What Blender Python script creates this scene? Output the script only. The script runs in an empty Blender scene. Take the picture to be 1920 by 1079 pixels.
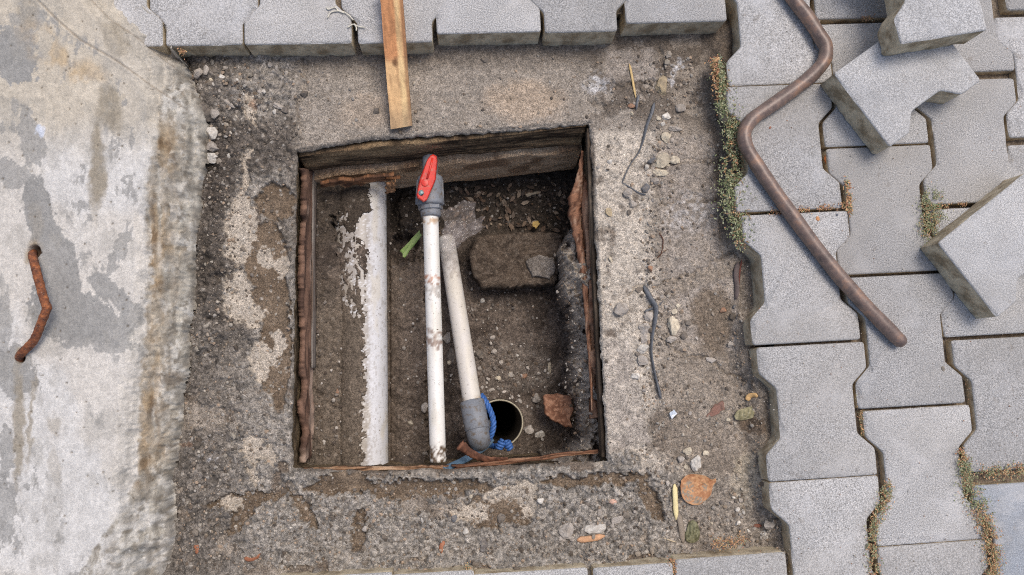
import bpy, bmesh, math, random
import numpy as np
from mathutils import Vector, Matrix

random.seed(7); np.random.seed(7)
SC = bpy.context.scene; COL = SC.collection

# ------------------------------------------------------------------ camera
F_PX = 1450.0; CX = 960.0; CY = 539.5; H = 1.17
NADIR = (880.0, 690.0)                      # the picture point straight below the phone
down = Vector(((NADIR[0]-CX)/F_PX, -(NADIR[1]-CY)/F_PX, -1.0)).normalized()
q = down.rotation_difference(Vector((0, 0, -1)))
cd = bpy.data.cameras.new('camera'); cam = bpy.data.objects.new('camera', cd); COL.objects.link(cam)
cam.location = (0, 0, H); cam.rotation_mode = 'QUATERNION'; cam.rotation_quaternion = q
cd.sensor_width = 36; cd.lens = F_PX/1920*36; cd.clip_start = 0.01; cd.clip_end = 200
SC.camera = cam
RM = np.array(q.to_matrix())

# ------------------------------------------------------------------ world and sun: bright overcast, a little stronger from the upper right
SUN_EL, SUN_AZ = 66.0, 38.0                 # azimuth clockwise from +Y (picture up)
w = bpy.data.worlds.new('World'); SC.world = w; w.use_nodes = True
nt = w.node_tree; bgn = nt.nodes['Background']
sky = nt.nodes.new('ShaderNodeTexSky'); sky.sky_type = 'NISHITA'; sky.sun_disc = False
sky.sun_elevation = math.radians(SUN_EL); sky.sun_rotation = math.radians(SUN_AZ)
sky.air_density = 1.0; sky.dust_density = 4.0; sky.ozone_density = 0.6
nt.links.new(sky.outputs[0], bgn.inputs[0]); bgn.inputs[1].default_value = 0.13
sd = bpy.data.lights.new('sun', 'SUN'); sd.energy = 1.4; sd.angle = math.radians(24); sd.color = (1.0, 0.955, 0.90)
so = bpy.data.objects.new('sun', sd); COL.objects.link(so)
so.rotation_euler = Vector((math.sin(math.radians(SUN_AZ))*math.cos(math.radians(SUN_EL)),
                            math.cos(math.radians(SUN_AZ))*math.cos(math.radians(SUN_EL)),
                            math.sin(math.radians(SUN_EL)))).to_track_quat('Z', 'Y').to_euler()
SC.view_settings.view_transform = 'Standard'; SC.view_settings.look = 'None'
SC.view_settings.gamma = 1.0; SC.view_settings.exposure = 0.25
SC.view_settings.use_curve_mapping = False
SC.render.engine = 'CYCLES'; SC.cycles.use_denoising = False; SC.cycles.filter_width = 1.1

# ------------------------------------------------------------------ plan coordinates <-> metres
def W(px, py, z):
    """world x, y of what is seen at plan position px, py when it lies at height z"""
    px = np.asarray(px, float); py = np.asarray(py, float)
    c = np.stack([(px-CX)/F_PX, -(py-CY)/F_PX, -np.ones_like(px)], -1) @ RM.T
    t = (H-z)/(-c[..., 2])
    return c[..., 0]*t, c[..., 1]*t
def P3(px, py, z):
    x, y = W(px, py, z); return np.array([float(x), float(y), float(z)])
def PIX(x, y, z):
    v = np.stack([x, y, z-H+np.zeros_like(x)], -1) @ RM
    return CX+F_PX*v[..., 0]/(-v[..., 2]), CY-F_PX*v[..., 1]/(-v[..., 2])

# ------------------------------------------------------------------ noise
def _h(ix, iy, s):
    n = (ix.astype(np.int64)*374761393 + iy.astype(np.int64)*668265263 + s*1442695041) & 0xffffffff
    n = ((n ^ (n >> 13))*1274126177) & 0xffffffff
    n = ((n ^ (n >> 16))*2246822519) & 0xffffffff
    return ((n ^ (n >> 15)) & 0xffffff)/16777215.0
def vn(x, y, s=0):
    x = np.asarray(x, float); y = np.asarray(y, float)
    ix = np.floor(x); iy = np.floor(y); fx = x-ix; fy = y-iy
    fx = fx*fx*fx*(fx*(fx*6-15)+10); fy = fy*fy*fy*(fy*(fy*6-15)+10)
    a = _h(ix, iy, s); b = _h(ix+1, iy, s); c = _h(ix, iy+1, s); d = _h(ix+1, iy+1, s)
    return (a+(b-a)*fx)+((c+(d-c)*fx)-(a+(b-a)*fx))*fy
def fbm(x, y, s=0, o=4, g=0.5):
    r = 0; a = 1; t = 0
    for i in range(o):
        r = r+a*vn(x*2**i+i*17.3, y*2**i-i*9.1, s+i); t += a; a *= g
    return r/t
def cells(x, y, s=0):
    ix = np.floor(x); iy = np.floor(y)
    f1 = np.full(x.shape, 9.0); idr = np.zeros(x.shape)
    for dx in (-1, 0, 1):
        for dy in (-1, 0, 1):
            cx = ix+dx; cy = iy+dy
            px = cx+_h(cx, cy, s); py = cy+_h(cx, cy, s+1)
            d = (px-x)**2+(py-y)**2; m = d < f1
            f1 = np.where(m, d, f1); idr = np.where(m, _h(cx, cy, s+2), idr)
    return np.sqrt(f1), idr
def ss(a, b, x):
    t = np.clip((x-a)/(b-a), 0, 1); return t*t*(3-2*t)
def lerp(a, b, t): return a+(b-a)*t
def lin(r, g, b):
    f = lambda c: (c/255/12.92) if c/255 <= 0.04045 else ((c/255+0.055)/1.055)**2.4
    return np.array([f(r), f(g), f(b)])
def grey(c, a, k=1.0):
    l = (c@np.array([.25, .6, .15]))[..., None]; return (c+(l*np.array([1.02, 1.0, .97])-c)*a)*k
def sdpoly(px, py, poly):
    """signed distance, negative inside"""
    d = np.full(px.shape, 1e9); ins = np.zeros(px.shape, bool); n = len(poly)
    for i in range(n):
        x0, y0 = poly[i]; x1, y1 = poly[(i+1) % n]
        ex, ey = x1-x0, y1-y0; wx, wy = px-x0, py-y0
        t = np.clip((wx*ex+wy*ey)/(ex*ex+ey*ey), 0, 1)
        d = np.minimum(d, (wx-ex*t)**2+(wy-ey*t)**2)
        c = ((y0 <= py) & (y1 > py)) | ((y1 <= py) & (y0 > py))
        if ey != 0:
            ins ^= c & (px < x0+(py-y0)/ey*ex)
    d = np.sqrt(d); return np.where(ins, -d, d)
def dline(px, py, pts):
    d = np.full(px.shape, 1e9)
    for (x0, y0), (x1, y1) in zip(pts[:-1], pts[1:]):
        ex, ey = x1-x0, y1-y0; wx, wy = px-x0, py-y0
        t = np.clip((wx*ex+wy*ey)/(ex*ex+ey*ey+1e-9), 0, 1)
        d = np.minimum(d, (wx-ex*t)**2+(wy-ey*t)**2)
    return np.sqrt(d)
def ell(px, py, cx, cy, rx, ry, ang=0):
    a = math.radians(ang); dx = px-cx; dy = py-cy
    u = (dx*math.cos(a)+dy*math.sin(a))/rx; v = (-dx*math.sin(a)+dy*math.cos(a))/ry
    return 1-np.sqrt(u*u+v*v)               # >0 inside
def mixc(c, col, m):
    return c+(np.asarray(col)-c)*m[..., None]

# ------------------------------------------------------------------ objects
def tag(o, label=None, cat=None, group=None, kind=None):
    if label: o['label'] = label
    if cat: o['category'] = cat
    if group: o['group'] = group
    if kind: o['kind'] = kind
    return o
def empty(name, loc=(0, 0, 0)):
    o = bpy.data.objects.new(name, None); o.empty_display_size = 0.02; COL.objects.link(o); o.location = loc; return o
def mesh_obj(name, V, Fq, mat, parent=None, cols=None, smooth=True, origin=None, mats=None, fmi=None):
    """V (n,3) world points; Fq int array (m,3|4) or list of tuples"""
    V = np.asarray(V, float)
    if origin is None:
        origin = np.array([(V[:, 0].min()+V[:, 0].max())/2, (V[:, 1].min()+V[:, 1].max())/2, V[:, 2].min()])
    me = bpy.data.meshes.new(name)
    Vl = V-origin
    if isinstance(Fq, np.ndarray):
        m, k = Fq.shape
        me.vertices.add(len(Vl)); me.vertices.foreach_set('co', Vl.astype(np.float32).ravel())
        me.loops.add(m*k); me.loops.foreach_set('vertex_index', Fq.astype(np.int32).ravel())
        me.polygons.add(m); me.polygons.foreach_set('loop_start', np.arange(0, m*k, k, dtype=np.int32))
        me.update(calc_edges=True)
    else:
        me.from_pydata([tuple(v) for v in Vl], [], Fq)
    if cols is not None:
        ca = me.color_attributes.new('Col', 'FLOAT_COLOR', 'POINT')
        c4 = np.ones((len(Vl), 4), np.float32); c4[:, :3] = np.clip(cols, 0.004, 0.95)
        ca.data.foreach_set('color', c4.ravel())
    me.polygons.foreach_set('use_smooth', np.full(len(me.polygons), smooth))
    for mm in (mats or [mat]): me.materials.append(mm)
    if fmi is not None: me.polygons.foreach_set('material_index', np.asarray(fmi, np.int32))
    me.update()
    o = bpy.data.objects.new(name, me); COL.objects.link(o)
    if parent is not None:
        o.parent = parent; o.location = Vector(origin)-parent.matrix_world_loc if False else Vector(origin)-Vector(parent.get('_o', tuple(parent.location)))
    else:
        o.location = origin
    o['_o'] = tuple(float(a) for a in origin)
    return o
def thing(name, label, cat, loc, group=None):
    o = empty(name, loc); o['_o'] = tuple(float(a) for a in loc); return tag(o, label, cat, group)

# ------------------------------------------------------------------ materials
def new_mat(name):
    m = bpy.data.materials.new(name); m.use_nodes = True
    return m, m.node_tree, m.node_tree.nodes['Principled BSDF']
def nd(t, kind, **kw):
    n = t.nodes.new(kind)
    for k, v in kw.items():
        if hasattr(n, k): setattr(n, k, v)
        else: n.inputs[k].default_value = v
    return n
def mat(name, color=None, rough=0.85, n1=(400, 0.3), n2=(60, 0.2), bump=0.3, bscale=900, bdist=0.0006, spec=0.3,
        metal=0.0, tint=None, tscale=40, tlo=0.5, thi=0.6, stretch=None, grain=None):
    """colour from the Col attribute (or a flat base), fine value noise on two scales, optional tint patches, relief"""
    m, t, b = new_mat(name); L = t.links
    tc = nd(t, 'ShaderNodeTexCoord'); src = tc.outputs['Object']
    if stretch:
        mp = nd(t, 'ShaderNodeMapping'); mp.inputs['Scale'].default_value = stretch; L.new(src, mp.inputs[0]); src = mp.outputs[0]
    if color is None:
        a = nd(t, 'ShaderNodeVertexColor', layer_name='Col'); cur = a.outputs[0]
    else:
        a = nd(t, 'ShaderNodeRGB'); a.outputs[0].default_value = (*color, 1); cur = a.outputs[0]
    if tint is not None:
        n = nd(t, 'ShaderNodeTexNoise', Scale=tscale, Detail=8.0, Roughness=0.65); L.new(src, n.inputs['Vector'])
        mr = nd(t, 'ShaderNodeMapRange'); mr.inputs[1].default_value = tlo; mr.inputs[2].default_value = thi; L.new(n.outputs[0], mr.inputs[0])
        mx = nd(t, 'ShaderNodeMixRGB'); mx.inputs[2].default_value = (*tint, 1); L.new(mr.outputs[0], mx.inputs[0]); L.new(cur, mx.inputs[1]); cur = mx.outputs[0]
    for sc, am in (n1, n2):
        n = nd(t, 'ShaderNodeTexNoise', Scale=float(sc), Detail=3.0, Roughness=0.7); L.new(src, n.inputs['Vector'])
        mr = nd(t, 'ShaderNodeMapRange'); mr.inputs[1].default_value = 0.25; mr.inputs[2].default_value = 0.75
        mr.inputs[3].default_value = 1-am; mr.inputs[4].default_value = 1+am; L.new(n.outputs[0], mr.inputs[0])
        hm = nd(t, 'ShaderNodeVectorMath', operation='SCALE'); L.new(cur, hm.inputs[0]); L.new(mr.outputs[0], hm.inputs['Scale']); cur = hm.outputs[0]
    if grain:                                 # sharp sand grains: (scale, amount)
        v = nd(t, 'ShaderNodeTexVoronoi', Scale=float(grain[0])); L.new(src, v.inputs['Vector'])
        sx = nd(t, 'ShaderNodeSeparateColor'); L.new(v.outputs['Color'], sx.inputs[0])
        mr = nd(t, 'ShaderNodeMapRange'); mr.inputs[3].default_value = 1-grain[1]; mr.inputs[4].default_value = 1+grain[1]; L.new(sx.outputs[0], mr.inputs[0])
        hm = nd(t, 'ShaderNodeVectorMath', operation='SCALE'); L.new(cur, hm.inputs[0]); L.new(mr.outputs[0], hm.inputs['Scale']); cur = hm.outputs[0]
    L.new(cur, b.inputs['Base Color'])
    b.inputs['Roughness'].default_value = rough; b.inputs['Metallic'].default_value = metal
    b.inputs['Specular IOR Level'].default_value = spec
    if bump:
        n = nd(t, 'ShaderNodeTexNoise', Scale=float(bscale), Detail=4.0, Roughness=0.65); L.new(src, n.inputs['Vector'])
        bp = nd(t, 'ShaderNodeBump', Strength=bump, Distance=bdist); L.new(n.outputs[0], bp.inputs['Height']); L.new(bp.outputs[0], b.inputs['Normal'])
    return m

M = {}
M['soil'] = mat('soil', None, 0.92, (900, 0.6), (140, 0.24), bump=1.0, bscale=800, bdist=0.0014, spec=0.15, grain=(700, 0.42))
M['concrete_cover'] = mat('concrete_cover', None, 0.82, (600, 0.20), (90, 0.12), bump=0.8, bscale=450, bdist=0.0011, spec=0.25, grain=(420, 0.10))
M['rock'] = mat('rock', None, 0.85, (700, 0.3), (120, 0.2), bump=0.7, bscale=600, bdist=0.0008, spec=0.25)
M['wood_col'] = mat('wood_col', None, 0.8, (800, 0.3), (150, 0.2), bump=0.7, bscale=600, bdist=0.0008, spec=0.25)
M['leaf_col'] = mat('leaf_col', None, 0.6, (900, 0.2), (200, 0.12), bump=0.3, spec=0.3)
M['pvc'] = mat('pvc', None, 0.38, (500, 0.05), (40, 0.06), bump=0.15, bscale=200, bdist=0.0004, spec=0.5,
               tint=tuple(lin(104, 88, 70)), tscale=260, tlo=0.615, thi=0.67)
M['pvc_grey'] = mat('pvc_grey', tuple(lin(124, 127, 132)), 0.5, (600, 0.15), (60, 0.2), bump=0.3, spec=0.4,
                    tint=tuple(lin(104, 92, 78)), tscale=110, tlo=0.50, thi=0.66)
M['red_plastic'] = mat('red_plastic', tuple(lin(214, 52, 38)), 0.42, (500, 0.1), (90, 0.16), bump=0.2, spec=0.5,
                       tint=tuple(lin(168, 104, 88)), tscale=220, tlo=0.52, thi=0.68)
M['fitting'] = mat('fitting', tuple(lin(150, 170, 168)), 0.5, (400, 0.3), (100, 0.3), bump=0.5, metal=0.4, tint=tuple(lin(40, 45, 45)), tscale=140, tlo=0.5, thi=0.6)
M['paver_side'] = mat('paver_side', tuple(lin(200, 186, 160)), 0.92, (500, 0.3), (60, 0.22), bump=0.8, bscale=500, bdist=0.0012, spec=0.15,
                      tint=tuple(lin(150, 134, 110)), tscale=35, tlo=0.45, thi=0.62)
M['rope'] = mat('rope', tuple(lin(62, 102, 164)), 0.5, (1200, 0.35), (200, 0.4), bump=0.5, bscale=1500, spec=0.35, stretch=(1, 1, 1))
M['strap'] = mat('strap', tuple(lin(88, 112, 132)), 0.6, (700, 0.25), (120, 0.25), bump=0.4, spec=0.3)
M['black_film'] = mat('black_film', tuple(lin(92, 94, 98)), 0.45, (900, 0.3), (200, 0.35), bump=0.5, bscale=900, spec=0.4)
M['dark'] = mat('dark', tuple(lin(38, 33, 28)), 0.9)

def paver_material(name, base, dark, light):
    m, t, b = new_mat(name); L = t.links
    tc = nd(t, 'ShaderNodeTexCoord'); oi = nd(t, 'ShaderNodeObjectInfo')
    add = nd(t, 'ShaderNodeVectorMath', operation='ADD'); cmb = nd(t, 'ShaderNodeMath', operation='MULTIPLY'); cmb.inputs[1].default_value = 37.0
    L.new(oi.outputs['Random'], cmb.inputs[0]); L.new(tc.outputs['Object'], add.inputs[0]); L.new(cmb.outputs[0], add.inputs[1])
    src = add.outputs[0]
    n = nd(t, 'ShaderNodeTexNoise', Scale=560.0, Detail=3.0, Roughness=0.75); L.new(src, n.inputs['Vector'])
    cr = nd(t, 'ShaderNodeValToRGB'); e = cr.color_ramp.elements
    e[0].position = 0.37; e[0].color = (*dark, 1); e[1].position = 0.63; e[1].color = (*light, 1)
    x = cr.color_ramp.elements.new(0.5); x.color = (*base, 1)
    L.new(n.outputs[0], cr.inputs[0]); cur = cr.outputs[0]
    for sc, lo, hi, am, colr in ((7, 0.42, 0.66, 0.42, (0.29, 0.28, 0.265)), (16, 0.52, 0.70, 0.45, (0.60, 0.60, 0.61)), (45, 0.63, 0.69, 0.38, (0.22, 0.19, 0.16)), (4, 0.5, 0.66, 0.35, (0.40, 0.37, 0.33))):
        n2 = nd(t, 'ShaderNodeTexNoise', Scale=float(sc), Detail=6.0, Roughness=0.65); L.new(src, n2.inputs['Vector'])
        mr = nd(t, 'ShaderNodeMapRange'); mr.inputs[1].default_value = lo; mr.inputs[2].default_value = hi; mr.inputs[4].default_value = am; L.new(n2.outputs[0], mr.inputs[0])
        mx = nd(t, 'ShaderNodeMixRGB'); mx.inputs[2].default_value = (*colr, 1); L.new(mr.outputs[0], mx.inputs[0]); L.new(cur, mx.inputs[1]); cur = mx.outputs[0]
    rr = nd(t, 'ShaderNodeMapRange'); rr.inputs[3].default_value = 0.84; rr.inputs[4].default_value = 1.10; L.new(oi.outputs['Random'], rr.inputs[0])
    hm = nd(t, 'ShaderNodeVectorMath', operation='SCALE'); L.new(cur, hm.inputs[0]); L.new(rr.outputs[0], hm.inputs['Scale'])
    L.new(hm.outputs[0], b.inputs['Base Color']); b.inputs['Roughness'].default_value = 0.9; b.inputs['Specular IOR Level'].default_value = 0.2
    n3 = nd(t, 'ShaderNodeTexNoise', Scale=700.0, Detail=3.0, Roughness=0.7); L.new(src, n3.inputs['Vector'])
    bp = nd(t, 'ShaderNodeBump', Strength=0.8, Distance=0.0011); L.new(n3.outputs[0], bp.inputs['Height']); L.new(bp.outputs[0], b.inputs['Normal'])
    return m
M['paver'] = paver_material('paver', (0.415, 0.405, 0.394), (0.205, 0.20, 0.193), (0.67, 0.655, 0.64))
M['paver_loose'] = paver_material('paver_loose', (0.50, 0.493, 0.485), (0.29, 0.285, 0.28), (0.78, 0.77, 0.76))
M['paver_blue'] = paver_material('paver_blue', (0.29, 0.32, 0.36), (0.19, 0.21, 0.24), (0.43, 0.46, 0.51))

def rust(name, c1, c2, c3, sc, rough=0.6, metal=0.3):
    m, t, b = new_mat(name); L = t.links
    tc = nd(t, 'ShaderNodeTexCoord')
    n = nd(t, 'ShaderNodeTexNoise', Scale=float(sc), Detail=9.0, Roughness=0.7); L.new(tc.outputs['Object'], n.inputs['Vector'])
    cr = nd(t, 'ShaderNodeValToRGB'); e = cr.color_ramp.elements
    e[0].position = 0.36; e[0].color = (*c1, 1); e[1].position = 0.68; e[1].color = (*c3, 1); x = e.new(0.52); x.color = (*c2, 1)
    L.new(n.outputs[0], cr.inputs[0])
    n2 = nd(t, 'ShaderNodeTexNoise', Scale=900.0, Detail=3.0); L.new(tc.outputs['Object'], n2.inputs['Vector'])
    mr = nd(t, 'ShaderNodeMapRange'); mr.inputs[1].default_value = 0.64; mr.inputs[2].default_value = 0.7; mr.inputs[4].default_value = 0.6; L.new(n2.outputs[0], mr.inputs[0])
    mx = nd(t, 'ShaderNodeMixRGB'); mx.inputs[2].default_value = (0.42, 0.36, 0.3, 1); L.new(mr.outputs[0], mx.inputs[0]); L.new(cr.outputs[0], mx.inputs[1])
    L.new(mx.outputs[0], b.inputs['Base Color']); b.inputs['Roughness'].default_value = rough; b.inputs['Metallic'].default_value = metal
    bp = nd(t, 'ShaderNodeBump', Strength=0.5, Distance=0.0008); L.new(n.outputs[0], bp.inputs['Height']); L.new(bp.outputs[0], b.inputs['Normal'])
    return m
M['iron'] = rust('iron', lin(92, 78, 72), lin(120, 101, 92), lin(152, 118, 96), 55, 0.42, 0.1)
M['rust'] = rust('rust', lin(70, 42, 30), lin(124, 72, 44), lin(176, 108, 62), 120, 0.85, 0.0)

def plastic_mat():
    m, t, b = new_mat('clear_plastic')
    b.inputs['Base Color'].default_value = (0.46, 0.40, 0.37, 1); b.inputs['Roughness'].default_value = 0.08
    b.inputs['Alpha'].default_value = 0.14; b.inputs['Coat Weight'].default_value = 0.6; b.inputs['Specular IOR Level'].default_value = 0.9
    return m
M['clear'] = plastic_mat()

# ------------------------------------------------------------------ shape helpers
def grid_faces(mask):
    """quads of a (ny,nx) vertex grid whose four corners are all in mask; returns faces over compacted verts"""
    ny, nx = mask.shape; idx = -np.ones((ny, nx), np.int64)
    ok = mask[:-1, :-1] & mask[1:, :-1] & mask[:-1, 1:] & mask[1:, 1:]
    used = np.zeros_like(mask)
    used[:-1, :-1] |= ok; used[1:, :-1] |= ok; used[:-1, 1:] |= ok; used[1:, 1:] |= ok
    idx[used] = np.arange(used.sum())
    j, i = np.nonzero(ok)
    return used, np.stack([idx[j, i], idx[j, i+1], idx[j+1, i+1], idx[j+1, i]], -1)

def smooth_path(pts, n=8):
    pts = [np.array(p, float) for p in pts]; out = []
    e = [2*pts[0]-pts[1]]+pts+[2*pts[-1]-pts[-2]]
    for i in range(1, len(e)-2):
        p0, p1, p2, p3 = e[i-1:i+3]
        for k in range(n):
            t = k/n
            out.append(0.5*((2*p1)+(-p0+p2)*t+(2*p0-5*p1+4*p2-p3)*t*t+(-p0+3*p1-3*p2+p3)*t**3))
    out.append(pts[-1]); return np.array(out)

def tube_geo(path, rad, seg=16, flat=1.0, twist=0.0, caps=True, rough=0.0, seed=0, closed_end=0.0):
    path = np.array(path, float); n = len(path)
    rad = np.full(n, rad) if np.isscalar(rad) else np.asarray(rad, float)
    T = np.gradient(path, axis=0); T /= np.linalg.norm(T, axis=1)[:, None]+1e-12
    up = np.array([0, 0, 1.0]) if abs(T[0][2]) < 0.9 else np.array([0, 1.0, 0])
    V = []; N = np.cross(T[0], up); N /= np.linalg.norm(N)
    rnd = np.random.RandomState(seed)
    for i in range(n):
        N = N-T[i]*np.dot(N, T[i]); N /= np.linalg.norm(N); B = np.cross(T[i], N)
        a = np.linspace(0, 2*math.pi, seg, endpoint=False); tw = twist*i
        ca = np.cos(a); sa = np.sin(a)*flat
        rr = rad[i]*(1+rough*(rnd.rand(seg)-0.5))
        u = ca*math.cos(tw)-sa*math.sin(tw); v = ca*math.sin(tw)+sa*math.cos(tw)
        V.append(path[i]+(N[None]*u[:, None]+B[None]*v[:, None])*rr[:, None])
    V = np.concatenate(V); Fs = []
    for i in range(n-1):
        for k in range(seg):
            k2 = (k+1) % seg
            Fs.append((i*seg+k, i*seg+k2, (i+1)*seg+k2, (i+1)*seg+k))
    if caps:
        Fs.append(tuple(range(seg-1, -1, -1))); Fs.append(tuple((n-1)*seg+k for k in range(seg)))
    return V, Fs
def tube(name, path, rad, m, parent=None, cols=None, **kw):
    V, Fs = tube_geo(path, rad, **kw)
    c = cols(V) if callable(cols) else (np.tile(cols, (len(V), 1)) if cols is not None else None)
    return mesh_obj(name, V, Fs, m, parent, c)

def sheet_geo(c, nu, nv, thick, rag=(0, 0, 0, 0), disp=0.0, fu=6, fv=40, seed=0, crumple=0.0):
    """closed slab between four corners c=[u0v0,u1v0,u1v1,u0v1]; rag = how far each edge (v0,v1,u0,u1) eats in"""
    c = [np.array(p, float) for p in c]
    U, Vv = np.meshgrid(np.linspace(0, 1, nu), np.linspace(0, 1, nv))
    r0 = rag[0]*(1.6*fbm(U*fu*.9, U*0+3, seed, 6, .6)-.3).clip(0, 1); r1 = rag[1]*(1.6*fbm(U*fu*.9, U*0+9, seed+5, 6, .6)-.3).clip(0, 1)
    q0 = rag[2]*vn(Vv*fv*0.5, Vv*0, seed+7); q1 = rag[3]*vn(Vv*fv*0.5, Vv*0+5, seed+8)
    v = r0+(1-r0-r1)*Vv; u = q0+(1-q0-q1)*U
    u_, v_ = u[..., None], v[..., None]
    Pt = c[0]*(1-u_)*(1-v_)+c[1]*u_*(1-v_)+c[2]*u_*v_+c[3]*(1-u_)*v_
    n = np.cross(c[1]-c[0], c[3]-c[0]); n /= np.linalg.norm(n)
    if n[2] < 0: n = -n
    h = disp*(fbm(u*fu, v*fv, seed+11, 4)-0.5)+crumple*(fbm(u*4, v*4, seed+20, 3)-0.5)
    top = Pt+n*h[..., None]; bot = Pt+n*(h*0.6-thick)[..., None]
    k = nu*nv; V = np.concatenate([top.reshape(-1, 3), bot.reshape(-1, 3)])
    I = np.arange(k).reshape(nv, nu)
    a, b, c2, d = I[:-1, :-1].ravel(), I[:-1, 1:].ravel(), I[1:, 1:].ravel(), I[1:, :-1].ravel()
    Fs = [np.stack([a, b, c2, d], -1), np.stack([d, c2, b, a], -1)+k]
    ring = np.concatenate([I[0, :], I[1:, -1], I[-1, -2::-1], I[-2:0:-1, 0]])
    r2 = np.roll(ring, -1); Fs.append(np.stack([r2, ring, ring+k, r2+k], -1))
    return V, np.concatenate(Fs), np.concatenate([u.ravel(), u.ravel()]), np.concatenate([v.ravel(), v.ravel()])
def wood(name, corners, cols3, parent=None, nu=80, nv=14, thick=0.008, rag=(0.25, 0.25, 0, 0), disp=0.005, fu=6, fv=10, seed=0, m='wood_col', crumple=0.0):
    V, Fs, u, v = sheet_geo(corners, nu, nv, thick, rag, disp, fu, fv, seed, crumple)
    a = fbm(u*fu*1.3, v*fv*1.6, seed+31, 4); b = fbm(u*fu*0.7, v*3, seed+41, 3)
    c = np.tile(cols3[0], (len(V), 1)); c = mixc(c, cols3[1], ss(0.42, 0.6, a)); c = mixc(c, cols3[2], ss(0.55, 0.72, b))
    return mesh_obj(name, V, Fs, M[m], parent, c)

_b = bmesh.new(); bmesh.ops.create_icosphere(_b, subdivisions=2, radius=1); ICO2 = (np.array([v.co[:] for v in _b.verts]), np.array([[v.index for v in f.verts] for f in _b.faces])); _b.free()
_b = bmesh.new(); bmesh.ops.create_icosphere(_b, subdivisions=1, radius=1); ICO1 = (np.array([v.co[:] for v in _b.verts]), np.array([[v.index for v in f.verts] for f in _b.faces])); _b.free()
_b = bmesh.new(); bmesh.ops.create_icosphere(_b, subdivisions=3, radius=1); ICO3 = (np.array([v.co[:] for v in _b.verts]), np.array([[v.index for v in f.verts] for f in _b.faces])); _b.free()
def rock_geo(base, sx, sy, sz, ang, rnd, cuts=5):
    V = base[0].copy()
    for _ in range(cuts):                     # cut flat faces off
        d = rnd.normal(size=3); d /= np.linalg.norm(d); lim = rnd.uniform(0.42, 0.8)
        s = V@d; V -= np.outer(np.maximum(s-lim, 0), d)
    V *= 1+0.12*(rnd.rand(len(V), 1)-0.5)
    V *= np.array([sx, sy, sz]); ca, sa = math.cos(ang), math.sin(ang)
    return V@np.array([[ca, sa, 0], [-sa, ca, 0], [0, 0, 1]])

# ================================================================== SETTING: ground round the pit
GZ = -0.05
PIT = [(556, 284), (700, 261), (860, 250), (1000, 240), (1106, 230), (1112, 330), (1120, 500), (1130, 700), (1138, 866), (1010, 872), (850, 880), (700, 884), (547, 880), (549, 700), (552, 500), (554, 380)]
PITW = [tuple(P3(a, b, GZ)[:2]) for a, b in PIT]
C = dict(
    mud=lin(112, 94, 74), mud_d=lin(90, 75, 59), pale=lin(166, 154, 138), cem=lin(140, 129, 116), cem_l=lin(168, 158, 144),
    crumb=lin(134, 127, 118), crumb_d=lin(88, 80, 72), dirt=lin(104, 92, 80), tan=lin(160, 140, 118), white=lin(196, 196, 198), grey=lin(150, 148, 146))

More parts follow.
